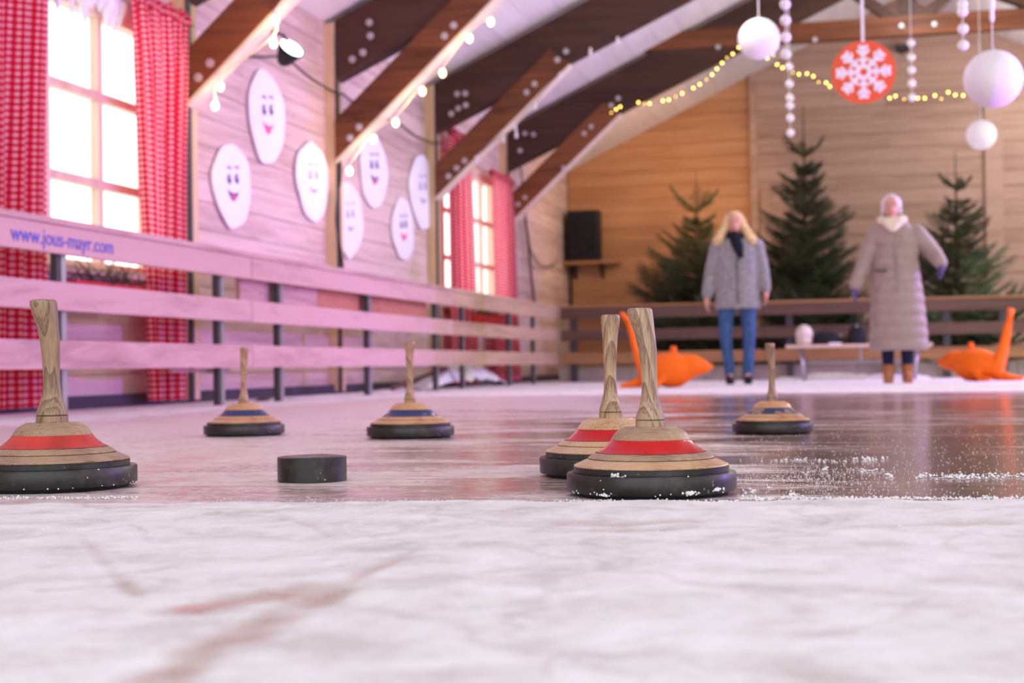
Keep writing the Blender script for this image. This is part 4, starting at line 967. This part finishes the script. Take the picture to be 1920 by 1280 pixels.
MB().tube([(-hl+0.18, 0, 0.20), (hl-0.18, 0, 0.20)], 0.016, 8).build('stretcher', 'steel_grey', t)
MB().tube([(0.02, 0, 0.20), (0.02, 0, bz-0.036)], 0.016, 8).build('brace', 'steel_grey', t)
def on_bench(px): return ony(px, 640, by).x
t = thing('fur_hat', 'pale round fur hat lying at the left end of the bench', 'hat', (on_bench(1508), by, bz+0.002))
remesh(MB().sphere((0, 0, 0.115), (0.10, 0.10, 0.115), 20).cap((0, 0, 0.085), 0.08, (0, 0, 0.10), 0.09), 'hat_body', 'bag_white', t, 0.008, 2)
MB().lathe([(0.085, 0.002), (0.098, 0.02), (0.098, 0.06), (0.09, 0.07)], 24).build('brim', 'bag_white', t, True)
t = thing('dark_bag', 'flat black bag lying on the bench beside the pale hat', 'bag', (on_bench(1550), by, bz))
auto(MB().loft([((0, 0, 0.0), 0.13, .09), ((0, 0, 0.03), 0.14, .10), ((0, 0, 0.11), 0.135, .09), ((0, 0, 0.14), 0.11, .06)], 28, power=3.5).build('bag_body', 'bag_black', t)); MB().tube(smooth_path([(-0.06, 0, 0.13), (-0.03, 0, .17), (0.03, 0, .17), (0.06, 0, .13)]), 0.007, 6).build('strap', 'bag_black', t)
t = thing('brown_pouch', 'small brown pouch beside the black backpack on the bench', 'bag', (on_bench(1580), by+0.10, bz))
auto(MB().loft([((0, 0, 0.0), 0.06, .05), ((0, 0, 0.05), 0.065, .055), ((0, 0, 0.09), 0.03, .03)], 20).build('pouch_body', 'bag_brown', t)); MB().sphere((-.02, -.03, .1), .018, 10).build('clasp', 'washer_steel', t)
t = thing('backpack', 'black backpack standing upright on the bench', 'backpack', (on_bench(1607), by, bz))
auto(MB().loft([((0, 0, 0.0), 0.095, .07), ((0, 0, 0.02), 0.105, .08), ((0, 0, 0.12), 0.10, .075), ((0, 0, 0.19), 0.075, .055), ((0, 0, 0.225), 0.03, .03)], 28, power=2.8).build('pack_body', 'bag_black', t), 50)
auto(MB().loft([((0, -0.085, 0.01), 0.07, .02), ((0, -0.09, 0.05), 0.075, .025), ((0, -0.08, 0.11), 0.06, .02)], 20, power=3).build('pocket', 'bag_black', t)); MB().tube(smooth_path([(-0.03, 0, 0.215), (0, 0, .25), (0.03, 0, .215)]), 0.006, 6).build('handle', 'bag_black', t)
MB().sphere((0.0, -0.06, 0.20), 0.014, 10).build('reflector', 'washer_steel', t)
t = thing('tan_bag', 'tan fabric bag standing on the bench beside the long coat', 'bag', (on_bench(1638), by, bz))
auto(MB().loft([((0, 0, 0.0), 0.065, .06), ((0.0, 0, 0.10), 0.06, .05), ((0.01, 0, 0.19), 0.04, .03), ((0.01, 0, 0.235), 0.02, .02)], 20).build('bag_body', 'bag_tan', t), 60); MB().tube(smooth_path([(-0.02, 0, 0.22), (0, 0, .27), (0.03, 0, .22)]), 0.005, 6).build('strap', 'bag_tan', t)
tag(MB().box((on_bench(1555), by-0.19, bz), (on_bench(1578), by-0.10, bz+0.018)).build('folded_paper', 'paper_white'), 'folded pale leaflet at the front edge of the bench', 'leaflet')
xs_a = onz(1440, 714).x; xs_b = onz(1760, 712).x; V = []
for j in range(61):
    for i in range(13):
        x = xs_a+(xs_b-xs_a)*j/60; u = i/12; nz = float(vnoise(np.array([x*5.0+9]), np.array([u*2.0]), 9, 4)[0])
        V.append((x, by+0.24+u*0.36, -0.004+0.13*math.sin(PI*u)**0.8*nz*math.sin(PI*j/60)**0.4))
tag(obj('snow_ridge', V, [(j*13+i, (j+1)*13+i, (j+1)*13+i+1, j*13+i+1) for j in range(60) for i in range(12)], 'snow_white', None, True), 'low ridge of scraped snow behind the bench legs', 'snow', kind='stuff')

# ================================================================== SKATING SEALS
def seal(label, px, py, flip, yaw=0.0, sc=1.0):
    p = onz(px, py, 0.0); t = thing('skating_seal', label, 'skating aid', p, facing(p)+yaw, 'orange plastic skating seals'); s = flip
    mb = MB()
    def e(x, y, z, rx, ry, rz): mb.sphere((s*x*sc, y*sc, z*sc), (rx*sc, ry*sc, rz*sc), 28)
    def c(a, r0, b, r1): mb.cap((s*a[0]*sc, a[1]*sc, a[2]*sc), r0*sc, (s*b[0]*sc, b[1]*sc, b[2]*sc), r1*sc)
    e(0.03, 0, 0.160, 0.235, 0.15, 0.152); e(-0.08, 0, 0.15, 0.17, 0.12, 0.13); e(0.21, 0, 0.192, 0.135, 0.105, 0.105)
    c((0.12, 0, 0.185), 0.115, (0.22, 0, 0.19), 0.102); c((0.22, 0, 0.19), 0.102, (0.31, 0, 0.183), 0.072); c((0.31, 0, 0.183), 0.072, (0.375, 0, 0.178), 0.036)
    c((0.02, 0, 0.08), 0.08, (0.10, 0, 0.08), 0.075); c((-0.15, 0, 0.08), 0.065, (-0.28, 0.0, 0.045), 0.040)
    for yy in (-1, 1):
        c((-0.28, yy*0.02, 0.040), 0.035, (-0.40, yy*0.07, 0.026), 0.022)
        c((-0.02, yy*0.10, 0.10), 0.050, (-0.08, yy*0.145, 0.035), 0.026); c((-0.08, yy*0.155, 0.034), 0.030, (-0.20, yy*0.18, 0.024), 0.020)
    for yy in (-0.045, 0, 0.045): c((-0.19, yy, 0.10), 0.050, (-0.26, yy*.8, 0.32), 0.036)
    for yy in (-0.03, 0.03): c((-0.26, yy, 0.32), 0.036, (-0.305, yy*.8, 0.52), 0.030)
    remesh(mb, 'body', 'orange_plastic', t, 0.010, 14)
    mb = MB(); mb.cap((s*-0.303*sc, 0, 0.51*sc), 0.031*sc, (s*-0.325*sc, 0, 0.60*sc), 0.030*sc)
    for yy in (-1, 1): mb.cap((s*-0.325*sc, 0, 0.60*sc), 0.026*sc, (s*(-0.335+yy*0.045)*sc, yy*0.13*sc, 0.655*sc), 0.023*sc)
    remesh(mb, 'push_handle', 'orange_plastic', t, 0.007, 4)
    MB().lathe([(0.032, 0.29*sc), (0.030, 0.31*sc), (0.028, 0.355*sc), (0.020, 0.368*sc)], 20, 0, Matrix.Translation((s*0.065*sc, 0, 0))).build('grip_knob', 'orange_plastic', t, True)
    for yy in (-1, 1): MB().sphere((s*0.285*sc, yy*0.048*sc, 0.222*sc), 0.010*sc, 10).build('eye', 'eye_dark', t, True)
    MB().sphere((s*0.402*sc, 0, 0.185*sc), 0.012*sc, 10).build('nose', 'orange_plastic', t, True)
    return t
seal('orange plastic skating seal on the left, facing right, half hidden by the handles', 1250, 727, 1, 0.0, 0.98)
seal('orange plastic skating seal on the right, facing left', 1834, 715, -1, -0.45, 1.0)

# ================================================================== PEOPLE
def hand(mb, w_, d, side, palm_n, sc=1.0):
    """wrist point, finger direction, thumb side vector"""
    w_ = Vector(w_); d = Vector(d).normalized(); pn = Vector(palm_n).normalized(); a = d.cross(pn).normalized()
    mb.cap(w_, 0.024*sc, w_+d*0.05, 0.030*sc)
    for k in (-1, 0, 1): mb.cap(w_+d*0.03+a*k*0.018, 0.017*sc, w_+d*0.085+a*k*0.024, 0.014*sc)
    lens = (0.062, 0.075, 0.070, 0.052)
    for k in range(4):
        b = w_+d*0.088+a*(k-1.5)*0.0215*side; c = b+(d+pn*0.15).normalized()*lens[k]*0.5; e = c+(d+pn*0.55).normalized()*lens[k]*0.5
        mb.cap(b, 0.0095*sc, c, 0.0085*sc, 8); mb.cap(c, 0.0085*sc, e, 0.0072*sc, 8)
    b = w_+d*0.025-a*side*0.030; c = b-a*side*0.022+d*0.030+pn*0.012; e = c+d*0.032+pn*0.014
    mb.cap(b, 0.014*sc, c, 0.011*sc, 8); mb.cap(c, 0.011*sc, e, 0.009*sc, 8)
def head(mb, c, s=1.0):
    c = Vector(c)
    mb.sphere(c+Vector((0, 0.012, 0.025))*s, (0.075*s, 0.093*s, 0.092*s), 24); mb.sphere(c+Vector((0, -0.018, -0.035))*s, (0.057*s, 0.068*s, 0.078*s), 20)
    mb.cap(c+Vector((0, -0.082, 0.012))*s, 0.009*s, c+Vector((0, -0.100, -0.022))*s, 0.013*s, 10)
    mb.sphere(c+Vector((0, -0.070, -0.088))*s, (0.022*s, 0.018*s, 0.017*s), 12)
    for k in (-1, 1):
        mb.sphere(c+Vector((k*0.076, 0.010, -0.005))*s, (0.010*s, 0.018*s, 0.030*s), 12); mb.sphere(c+Vector((k*0.030, -0.078, 0.022))*s, (0.020*s, 0.010*s, 0.008*s), 10)
def face_parts(t, c, s=1.0, smile=True):
    c = Vector(c)
    for k in (-1, 1):
        MB().sphere(c+Vector((k*0.030, -0.080, 0.006))*s, (0.013*s, 0.008*s, 0.008*s), 12).sphere(c+Vector((k*0.030, -0.086, 0.006))*s, (0.006*s, 0.004*s, 0.0065*s), 10, 1).build('eye', ['eye_white', 'eye_dark'], t, True)
        MB().tube(smooth_path([c+Vector((k*0.014, -0.090, 0.030))*s, c+Vector((k*0.030, -0.090, 0.036))*s, c+Vector((k*0.048, -0.080, 0.030))*s], 3), 0.0035*s, 6).build('eyebrow', 'bag_tan', t)
    MB().tube(smooth_path([c+Vector((-0.026, -0.080, -0.050))*s, c+Vector((0, -0.091, -0.058))*s, c+Vector((0.026, -0.080, -0.050))*s], 4), [0.003*s]*3+[0.006*s]*3+[0.003*s]*3, 8).build('mouth', 'lips', t, True)
def legs(mb, hips, knees, ankles, r):
    for h, k, a in zip(hips, knees, ankles): mb.cap(h, r[0], k, r[1]); mb.cap(k, r[1], a, r[2])

# --- woman in grey coat
p = onz(1386, 720, 0.0); t = thing('person', 'woman with long blonde hair, black scarf, grey coat and blue jeans', 'person', p, facing(p))
mb = MB(); hd = (-0.02, -0.01, 1.57)
hips = [(-0.10, 0.0, 0.88), (0.09, 0, 0.88)]; kn = [(-0.125, -0.02, 0.48), (0.105, -0.02, 0.48)]; an = [(-0.085, 0.02, 0.09), (0.085, 0.02, 0.09)]
legs(mb, hips, kn, an, (0.080, 0.052, 0.036))
mb.cap((0, 0, 0.92), 0.14, (0, 0, 1.12), 0.115); mb.cap((0, 0, 1.12), 0.115, (0, 0, 1.30), 0.13); mb.cap((-0.13, 0, 1.36), 0.055, (0.13, 0, 1.36), 0.055); mb.cap((0, 0.01, 1.36), 0.055, (-0.012, 0.0, 1.50), 0.048)
sh = [(-0.185, 0, 1.35), (0.185, 0, 1.35)]; el = [(-0.255, 0.01, 1.09), (0.245, 0.01, 1.11)]; wr_ = [(-0.295, -0.03, 0.865), (0.270, -0.03, 0.915)]
for a_, b_2, c_ in zip(sh, el, wr_): mb.cap(a_, 0.048, b_2, 0.038); mb.cap(b_2, 0.038, c_, 0.025)
hand(mb, wr_[0], (-0.05, -0.08, -1), 1, (0.9, -0.2, 0)); hand(mb, wr_[1], (0.02, -0.10, -1), -1, (-0.9, -0.2, 0)); head(mb, hd)
for a_ in an: mb.cap(a_, 0.036, (a_[0], a_[1]-0.11, 0.045), 0.03)
remesh(mb, 'body', 'skin', t, 0.0065, 3); face_parts(t, hd)
mb = MB(); legs(mb, hips, kn, [(a[0], a[1], 0.075) for a in an], (0.092, 0.062, 0.050)); mb.cap((-.04, 0, 0.90), 0.12, (.04, 0, 0.90), 0.12)
remesh(mb, 'jeans', 'jeans_blue', t, 0.009, 3)
mb = MB(); mb.loft([((0, 0, 0.735), 0.215, 0.145), ((0, 0, 0.75), 0.225, 0.155), ((0, 0, 0.95), 0.215, 0.15), ((0, 0, 1.15), 0.205, 0.145), ((0, 0, 1.30), 0.215, 0.14), ((0, 0, 1.38), 0.185, 0.11), ((0, 0.01, 1.44), 0.105, 0.085), ((0, 0.01, 1.47), 0.08, 0.07)], 32)
for a_, b_2, c_ in zip(sh, el, wr_):
    v = (Vector(c_)-Vector(b_2)).normalized(); mb.cap(a_, 0.078, b_2, 0.066); mb.cap(b_2, 0.066, Vector(c_)-v*0.02, 0.056)
remesh(mb, 'coat', 'coat_grey', t, 0.009, 4)
MB().box((-0.006, -0.158, 0.78), (0.006, -0.150, 1.28)).build('zip', 'steel_dark', t)
mb = MB()
for k in range(12): a_ = 2*PI*k/12; b_2 = 2*PI*(k+1)/12; mb.cap((0.078*math.cos(a_)-0.01, 0.075*math.sin(a_), 1.44+0.01*math.sin(a_*2)), 0.036, (0.078*math.cos(b_2)-0.01, 0.075*math.sin(b_2), 1.44), 0.036, 10)
mb.cap((-0.02, -0.10, 1.44), 0.055, (0.01, -0.14, 1.34), 0.055); mb.cap((0.01, -0.14, 1.34), 0.052, (0.035, -0.16, 1.25), 0.034)
remesh(mb, 'scarf', 'scarf_black', t, 0.008, 3)
mb = MB(); c = Vector(hd); mb.sphere(c+Vector((0, 0.028, 0.038)), (0.092, 0.098, 0.095), 24)
for k in (-1, 1):
    for j, (dx, dy) in enumerate(((0.085, -0.01), (0.095, 0.03), (0.07, 0.06))):
        mb.cap(c+Vector((k*0.068, dy*.7+.01, 0.05)), 0.034, c+Vector((k*(dx+0.012), dy, -0.06)), 0.038); mb.cap(c+Vector((k*(dx+0.012), dy, -0.06)), 0.042, c+Vector((k*(dx+0.080), dy-0.045, -0.175)), 0.050)
mb.cap(c+Vector((0, 0.07, 0.02)), 0.07, c+Vector((0, 0.08, -0.14)), 0.06)
remesh(mb, 'hair', 'hair_blonde', t, 0.008, 3)
for a_ in an:
    mb = MB(); mb.cap((a_[0], a_[1]+0.015, 0.055), 0.050, (a_[0]*1.12, a_[1]-0.14, 0.038), 0.038); mb.cap((a_[0], a_[1], 0.05), 0.042, (a_[0], a_[1], 0.10), 0.042); mb.box((a_[0]-0.038, a_[1]-0.16, 0.0), (a_[0]+0.038, a_[1]+0.05, 0.02))
    remesh(mb, 'shoe', 'shoe_black', t, 0.007, 2)

# --- woman in long taupe coat
p = onz(1684, 718, 0.0); t = thing('person', 'woman in a long taupe quilted coat with cream scarf, arms held out', 'person', p, facing(p))
mb = MB(); hd = (-0.03, -0.01, 1.615)
hips = [(-0.09, 0.0, 0.90), (0.09, 0, 0.90)]; kn = [(-0.09, 0.0, 0.50), (0.09, 0.0, 0.50)]; an = [(-0.085, 0.02, 0.09), (0.085, 0.03, 0.09)]
legs(mb, hips, kn, an, (0.085, 0.056, 0.040))
mb.cap((0, 0, 0.94), 0.14, (0, 0, 1.15), 0.12); mb.cap((0, 0, 1.15), 0.12, (0, 0, 1.33), 0.13); mb.cap((-0.13, 0, 1.39), 0.055, (0.13, 0, 1.39), 0.055); mb.cap((-0.01, 0.01, 1.40), 0.055, (-0.028, 0.0, 1.54), 0.05)
sh = [(-0.175, 0, 1.37), (0.185, 0, 1.38)]; el = [(-0.27, 0.0, 1.13), (0.335, 0.02, 1.19)]; wr_ = [(-0.365, -0.06, 0.905), (0.395, -0.10, 1.085)]
for a_, b_2, c_ in zip(sh, el, wr_): mb.cap(a_, 0.05, b_2, 0.04); mb.cap(b_2, 0.04, c_, 0.026)
head(mb, hd)
for a_ in an: mb.cap(a_, 0.036, (a_[0], a_[1]-0.11, 0.045), 0.03)
remesh(mb, 'body', 'skin', t, 0.0065, 3); face_parts(t, hd)
for sgn_, w_, d_, pn_ in ((1, wr_[0], (-0.12, -0.08, -1), (0.9, -0.2, 0)), (-1, wr_[1], (0.05, -0.35, -0.8), (-0.6, -0.3, -.2))):
    mb = MB(); hand(mb, w_, d_, sgn_, pn_, 1.22); mb.cap(Vector(w_)-Vector(d_).normalized()*0.03, 0.034, w_, 0.032); remesh(mb, 'glove', 'glove_violet', t, 0.006, 2)
mb = MB(); legs(mb, hips, kn, [(a[0], a[1], 0.16) for a in an], (0.092, 0.068, 0.052)); remesh(mb, 'trousers', 'trousers_navy', t, 0.009, 2)
mb = MB(); secs = []
prof = [(0.30, 0.265, 0.19), (0.55, 0.25, 0.18), (0.80, 0.232, 0.17), (1.00, 0.205, 0.155), (1.15, 0.19, 0.145), (1.32, 0.205, 0.14), (1.42, 0.165, 0.11), (1.50, 0.09, 0.08)]
zz = 0.30
while zz <= 1.48:
    rx = np.interp(zz, [q[0] for q in prof], [q[1] for q in prof]); ry = np.interp(zz, [q[0] for q in prof], [q[2] for q in prof]); ph = ((zz-0.30) % 0.105)/0.105
    bl_ = 0.014*(math.sin(PI*ph)**0.6)-0.006; secs.append(((0.015*(1.3-zz), 0, zz), rx+bl_, ry+bl_)); zz += 0.0131
mb.loft(secs, 40)
for a_, b_2, c_ in zip(sh, el, wr_):
    a_ = Vector(a_); b_2 = Vector(b_2); c_ = Vector(c_)
    for (u, v, r0, r1) in ((a_, b_2, 0.083, 0.075), (b_2, c_, 0.075, 0.060)):
        for k in range(3): q0 = u.lerp(v, k/3+0.05); q1 = u.lerp(v, (k+1)/3-0.05); rr = r0+(r1-r0)*(k+.5)/3; mb.cap(q0, rr, q1, rr)
remesh(mb, 'coat', 'coat_taupe', t, 0.008, 2)
MB().box((0.006, -0.176, 0.34), (0.012, -0.160, 1.30)).build('zip', 'coat_taupe', t)
MB().box((-0.195, -0.150, 1.02), (-0.08, -0.135, 1.035)).build('pocket_edge', 'bag_brown', t)
mb = MB()
for k in range(14): a_ = 2*PI*k/14; b_2 = 2*PI*(k+1)/14; mb.cap((0.10*math.cos(a_)-0.025, 0.085*math.sin(a_)-0.01, 1.50-0.02*math.sin(a_)*-1), 0.040, (0.10*math.cos(b_2)-0.025, 0.085*math.sin(b_2)-0.01, 1.50-0.02*math.sin(b_2)*-1), 0.040, 10)
mb.cap((-0.08, -0.10, 1.47), 0.04, (-0.03, -0.15, 1.41), 0.035); mb.cap((0.04, -0.10, 1.47), 0.04, (-0.02, -0.15, 1.41), 0.035)
remesh(mb, 'scarf', 'scarf_cream', t, 0.008, 3)
c = Vector(hd); mb = MB(); mb.sphere(c+Vector((0, 0.026, 0.038)), (0.088, 0.094, 0.090), 24); mb.cap(c+Vector((0, 0.06, 0.0)), 0.062, c+Vector((0, 0.06, -0.07)), 0.05)
for k in (-1, 1): mb.cap(c+Vector((k*0.066, 0.01, 0.05)), 0.026, c+Vector((k*0.074, 0.02, -0.05)), 0.022)
remesh(mb, 'hair', 'hair_silver', t, 0.008, 3)
for a_ in an:
    mb = MB(); mb.cap((a_[0], a_[1]+0.015, 0.055), 0.048, (a_[0]*1.1, a_[1]-0.13, 0.042), 0.042); mb.cap((a_[0], a_[1], 0.05), 0.05, (a_[0], a_[1], 0.155), 0.056); mb.box((a_[0]-0.045, a_[1]-0.165, 0.0), (a_[0]+0.045, a_[1]+0.055, 0.022))
    remesh(mb, 'boot', 'boot_brown', t, 0.007, 2)

# ================================================================== ICE STOCKS
HP = [(.1055, .0239, 0), (.1165, .0236, 0), (.1172, .0224, 0), (.1182, .0224, 0), (.1190, .0233, 0), (.1244, .0225, 0), (.1377, .0177, 0), (.151, .0142, .0001), (.164, .0129, .0001), (.1776, .0126, .02), (.204, .0132, .06), (.2307, .0146, .17), (.257, .0163, .48), (.2785, .0194, .84), (.290, .0203, 1.0), (.2945, .0195, 1.02), (.2965, .0165, 1.02)]
def dens_prof(pr, n=4):
    out = []
    for a, b in zip(pr, pr[1:]):
        for k in range(n): out.append(tuple(x+(y-x)*k/n for x, y in zip(a, b)))
    return out+[pr[-1]]
def stock(label, px, py, wpx, lean, hmat, woodm, paint, thick=False, hs=1.0, hr=1.0, tone=None, group=None, chips=False, rot=0.0):
    p = onz(px, py, 0.0); k = wpx*depth(p)/F/0.27; D = depth(p)
    zoff = 0.0
    t = thing('ice_stock', label, 'ice stock', (p.x, p.y, zoff), facing(p)+rot, group); t.scale = (k, k, k)
    mb = MB().lathe([(0.110, 0.0), (0.122, 0.001), (0.124, 0.006)], 72); auto(mb.build('running_plate', 'black_plastic', t))
    zt = 0.0355
    mb = MB().lathe([(0.118, 0.0055), (0.1335, 0.0065), (0.1350, 0.009), (0.1350, zt-0.0025), (0.1335, zt), (0.120, zt)], 96); auto(mb.build('rubber_ring', 'ring_rubber', t))
    mb = MB().lathe([(0.122, zt-0.001), (0.1235, zt+0.0005), (0.1235, 0.0440), (0.1215, 0.0452)], 96); auto(mb.build('base_disc', 'ring_rubber', t))
    body = [(0.1225, 0.0450), (0.1232, 0.0464), (0.1225, 0.0476), (0.115, 0.0510), (0.105, 0.0553), (0.1018, 0.0568), (0.098, 0.0574)]
    auto(MB().lathe(dens_prof(body, 2), 96).build('wooden_bell', woodm[0], t), 50)
    tier = [(0.0990, 0.0572), (0.1006, 0.0580), (0.1004, 0.0588), (0.0970, 0.0614), (0.0925, 0.0642), (0.0893, 0.0655), (0.0880, 0.0668), (0.0865, 0.0672)]
    auto(MB().lathe(dens_prof(tier, 2), 96).build('bell_tier', woodm[1], t), 50)
    MB().lathe([(0.0990, 0.0569), (0.1012, 0.0574), (0.0990, 0.0579)], 96).build('groove', 'fence_dark', t); MB().lathe([(0.0870, 0.0664), (0.0884, 0.0669), (0.0870, 0.0673)], 96).build('groove', 'black_plastic', t)
    band = [(0.0868, 0.0668), (0.0850, 0.0680), (0.0790, 0.0715), (0.0735, 0.0760), (0.0685, 0.0805), (0.0645, 0.0850), (0.0635, 0.0872)]
    auto(MB().lathe(dens_prof(band, 2), 96).build('painted_band', paint, t), 60)['label'] = {'paint_red': 'glossy red painted band', 'paint_red_old': 'dull red painted band', 'paint_blue': 'dark blue painted band', 'paint_blue_worn': 'worn blue painted band'}[paint]
    top = [(0.0635, 0.0871), (0.0625, 0.0885), (0.0600, 0.0925), (0.0560, 0.0980), (0.0500, 0.1025), (0.0445, 0.1050), (0.0425, 0.1053), (0.0420, 0.1066), (0.0300, 0.1068), (0.024, 0.1069)]
    auto(MB().lathe(dens_prof(top, 2), 72).build('neck', woodm[1], t), 50)
    secs = [((lean*c, 0, 0.1055+(z-0.1055)*hs), r*hr, r*hr*(1.0 if z < .18 else 0.94)) for z, r, c in dens_prof(HP, 3)]
    auto(MB().loft(secs, 40).build('handle', hmat, t), 45)
    zg = 0.1055+(0.1177-0.1055)*hs
    MB().lathe([(0.0222*hr, zg-0.0009), (0.0228*hr, zg-.0002), (0.0222*hr, zg+0.0006)], 40).build('handle_groove', 'black_plastic', t)
    if chips:
        mb = MB(); r = random.Random(int(px))
        for q in range(20 if chips > 1 else 14):
            a = -PI/2+r.uniform(-1.25, 1.25); low = r.random() < .75; z_ = (0.007+abs(r.gauss(0, 0.002))) if low else r.uniform(0.01, 0.036); s_ = r.uniform(0.0006, 0.0016)
            mb.sphere((0.1352*math.cos(a), 0.1352*math.sin(a), z_), s_, 6)
        for (a0, z_, n_) in (((0.46, 0.0105, 46), (0.86, 0.013, 24), (-0.60, 0.0085, 10), (-0.42, 0.037, 12)) if chips > 1 else ((0.3, .030, 4),)):
            for q in range(n_):
                a = -PI/2+a0+r.gauss(0, 0.045); rr = 0.1345 if z_ < .03 else 0.128; mb.sphere((rr*math.cos(a), rr*math.sin(a), z_+r.gauss(0, 0.0013)), r.uniform(0.0008, 0.0026), 6)
        mb.build('snow_specks', 'snow_white', t)['kind'] = 'stuff'
    return t
GR = 'red banded ice stocks'; GB = 'blue banded ice stocks'
stock('nearest wooden ice stock with glossy red band, front right', 1221.5, 925, 317, -0.0138, 'ash_handle_1', ('turned_honey', 'turned_grey'), 'paint_red', group=GR, chips=2)
stock('weathered wooden ice stock with dull red band, cut off by the left edge', 99, 914, 309, -0.0125, 'ash_handle_0', ('turned_grey', 'turned_grey'), 'paint_red_old', hs=1.06, hr=1.08, group=GR, chips=True, rot=0.3)
stock('wooden ice stock with red band, standing directly behind the nearest one', 1147, 890, 270, 0.0040, 'ash_handle_2', ('turned_honey', 'turned_honey'), 'paint_red', group=GR, hs=1.02, hr=0.93, rot=1.0)
stock('blue banded ice stock farthest left on the ice', 458, 816, 150, 0.0045, 'ash_handle_3', ('turned_orange', 'turned_orange'), 'paint_blue', group=GB, hr=0.76, hs=1.0)
stock('blue banded ice stock in the middle, right of the puck', 770, 820, 164, 0.001, 'ash_handle_4', ('turned_orange', 'turned_orange'), 'paint_blue', group=GB, hr=0.76, hs=1.0)
stock('ice stock with worn blue band, far right on the wet ice', 1449, 812, 151, -0.0045, 'ash_handle_5', ('turned_orange', 'turned_orange'), 'paint_blue_worn', group=GB, hr=0.8, hs=1.03)
# puck
p = onz(585.5, 901, 0.0); D = depth(p); r = 129/2*D/F; h = 46*D/F
t = thing('puck', 'black rubber target puck lying alone on the ice', 'puck', p, facing(p))
auto(MB().lathe([(r-0.002, 0.0), (r, 0.001), (r, h-0.0015), (r-0.001, h-0.0003), (r-0.003, h)], 80).build('puck_body', 'ring_rubber', t))
MB().lathe([(r-0.006, h-0.001), (r-0.007, h+0.0006)], 64).build('top_face', 'ring_rubber', t)

# ================================================================== SNOW CRUMBS ON THE ICE
def crumbs(name, label, spec):
    mb = MB(); r = random.Random(5); n8 = [(1,0,0),(-1,0,0),(0,1,0),(0,-1,0),(0,0,1),(0,0,-.6)]; f8 = [(0,2,4),(2,1,4),(1,3,4),(3,0,4),(2,0,5),(1,2,5),(3,1,5),(0,3,5)]
    for (fx, fy, n, smin, smax) in spec:
        for _ in range(n):
            x, y = fx(r), fy(r); q = onz(x, y, 0.0); s = r.uniform(smin, smax)
            _, near, hh_ = ground(np.array([q.x]), np.array([q.y]))
            mb.add([(q.x+a*s*r.uniform(.7, 1.3), q.y+b*s*r.uniform(.7, 1.3), float(hh_[0])+s*.5+c*s*r.uniform(.7, 1.2)) for a, b, c in n8], f8)
    return tag(mb.build(name, 'snow_white', None, True), label, 'snow', kind='stuff')
U = lambda a, b: (lambda r: r.uniform(a, b)); Gs = lambda m_, s: (lambda r: r.gauss(m_, s))
crumbs('snow_crumbs', 'loose white snow crumbs scattered on the wet ice at right', [
    (U(1385, 1920), U(800, 932), 900, 0.0006, 0.0013), (Gs(1520, 80), Gs(893, 14), 600, 0.0006, 0.0015), (Gs(1860, 45), Gs(893, 2.5), 90, 0.0014, 0.0036), (Gs(1795, 22), Gs(895, 2), 40, 0.0016, 0.0038),
    (Gs(1668, 5), Gs(893, 2), 14, 0.002, 0.004), (Gs(1725, 6), Gs(894, 2), 10, 0.0018, 0.0034), (Gs(1737, 4), Gs(893, 2), 8, 0.002, 0.0034), (Gs(1625, 12), Gs(883, 2), 22, 0.0015, 0.003), (Gs(1625, 14), Gs(861, 2), 30, 0.002, 0.004),
    (Gs(1490, 22), Gs(864, 2), 36, 0.0015, 0.0032), (Gs(1580, 50), Gs(866, 2), 40, 0.001, 0.0025), (Gs(1548, 2), Gs(881, 2), 5, 0.003, 0.004), (Gs(1440, 2), Gs(914, 2), 6, 0.002, 0.0035), (Gs(1405, 9), Gs(922, 2), 16, 0.0015, 0.0035),
    (Gs(1488, 6), Gs(930, 3), 22, 0.0015, 0.0030), (Gs(1510, 2), Gs(887, 2), 3, 0.002, 0.003)])
crumbs('edge_snow', 'ragged crumbs of snow along the edge of the near white snow field', [
    (U(1390, 1920), Gs(936, 1.6), 520, 0.0010, 0.0030), (U(1230, 1390), Gs(942, 1.6), 120, 0.0010, 0.0026), (U(1040, 1240), Gs(941, 1.6), 120, 0.0010, 0.0024), (U(380, 1040), Gs(938, 2), 130, 0.0006, 0.0014), (U(0, 260), Gs(934, 1.6), 160, 0.0010, 0.0024),
    (U(0, 1920), U(945, 1010), 260, 0.0005, 0.0014)])
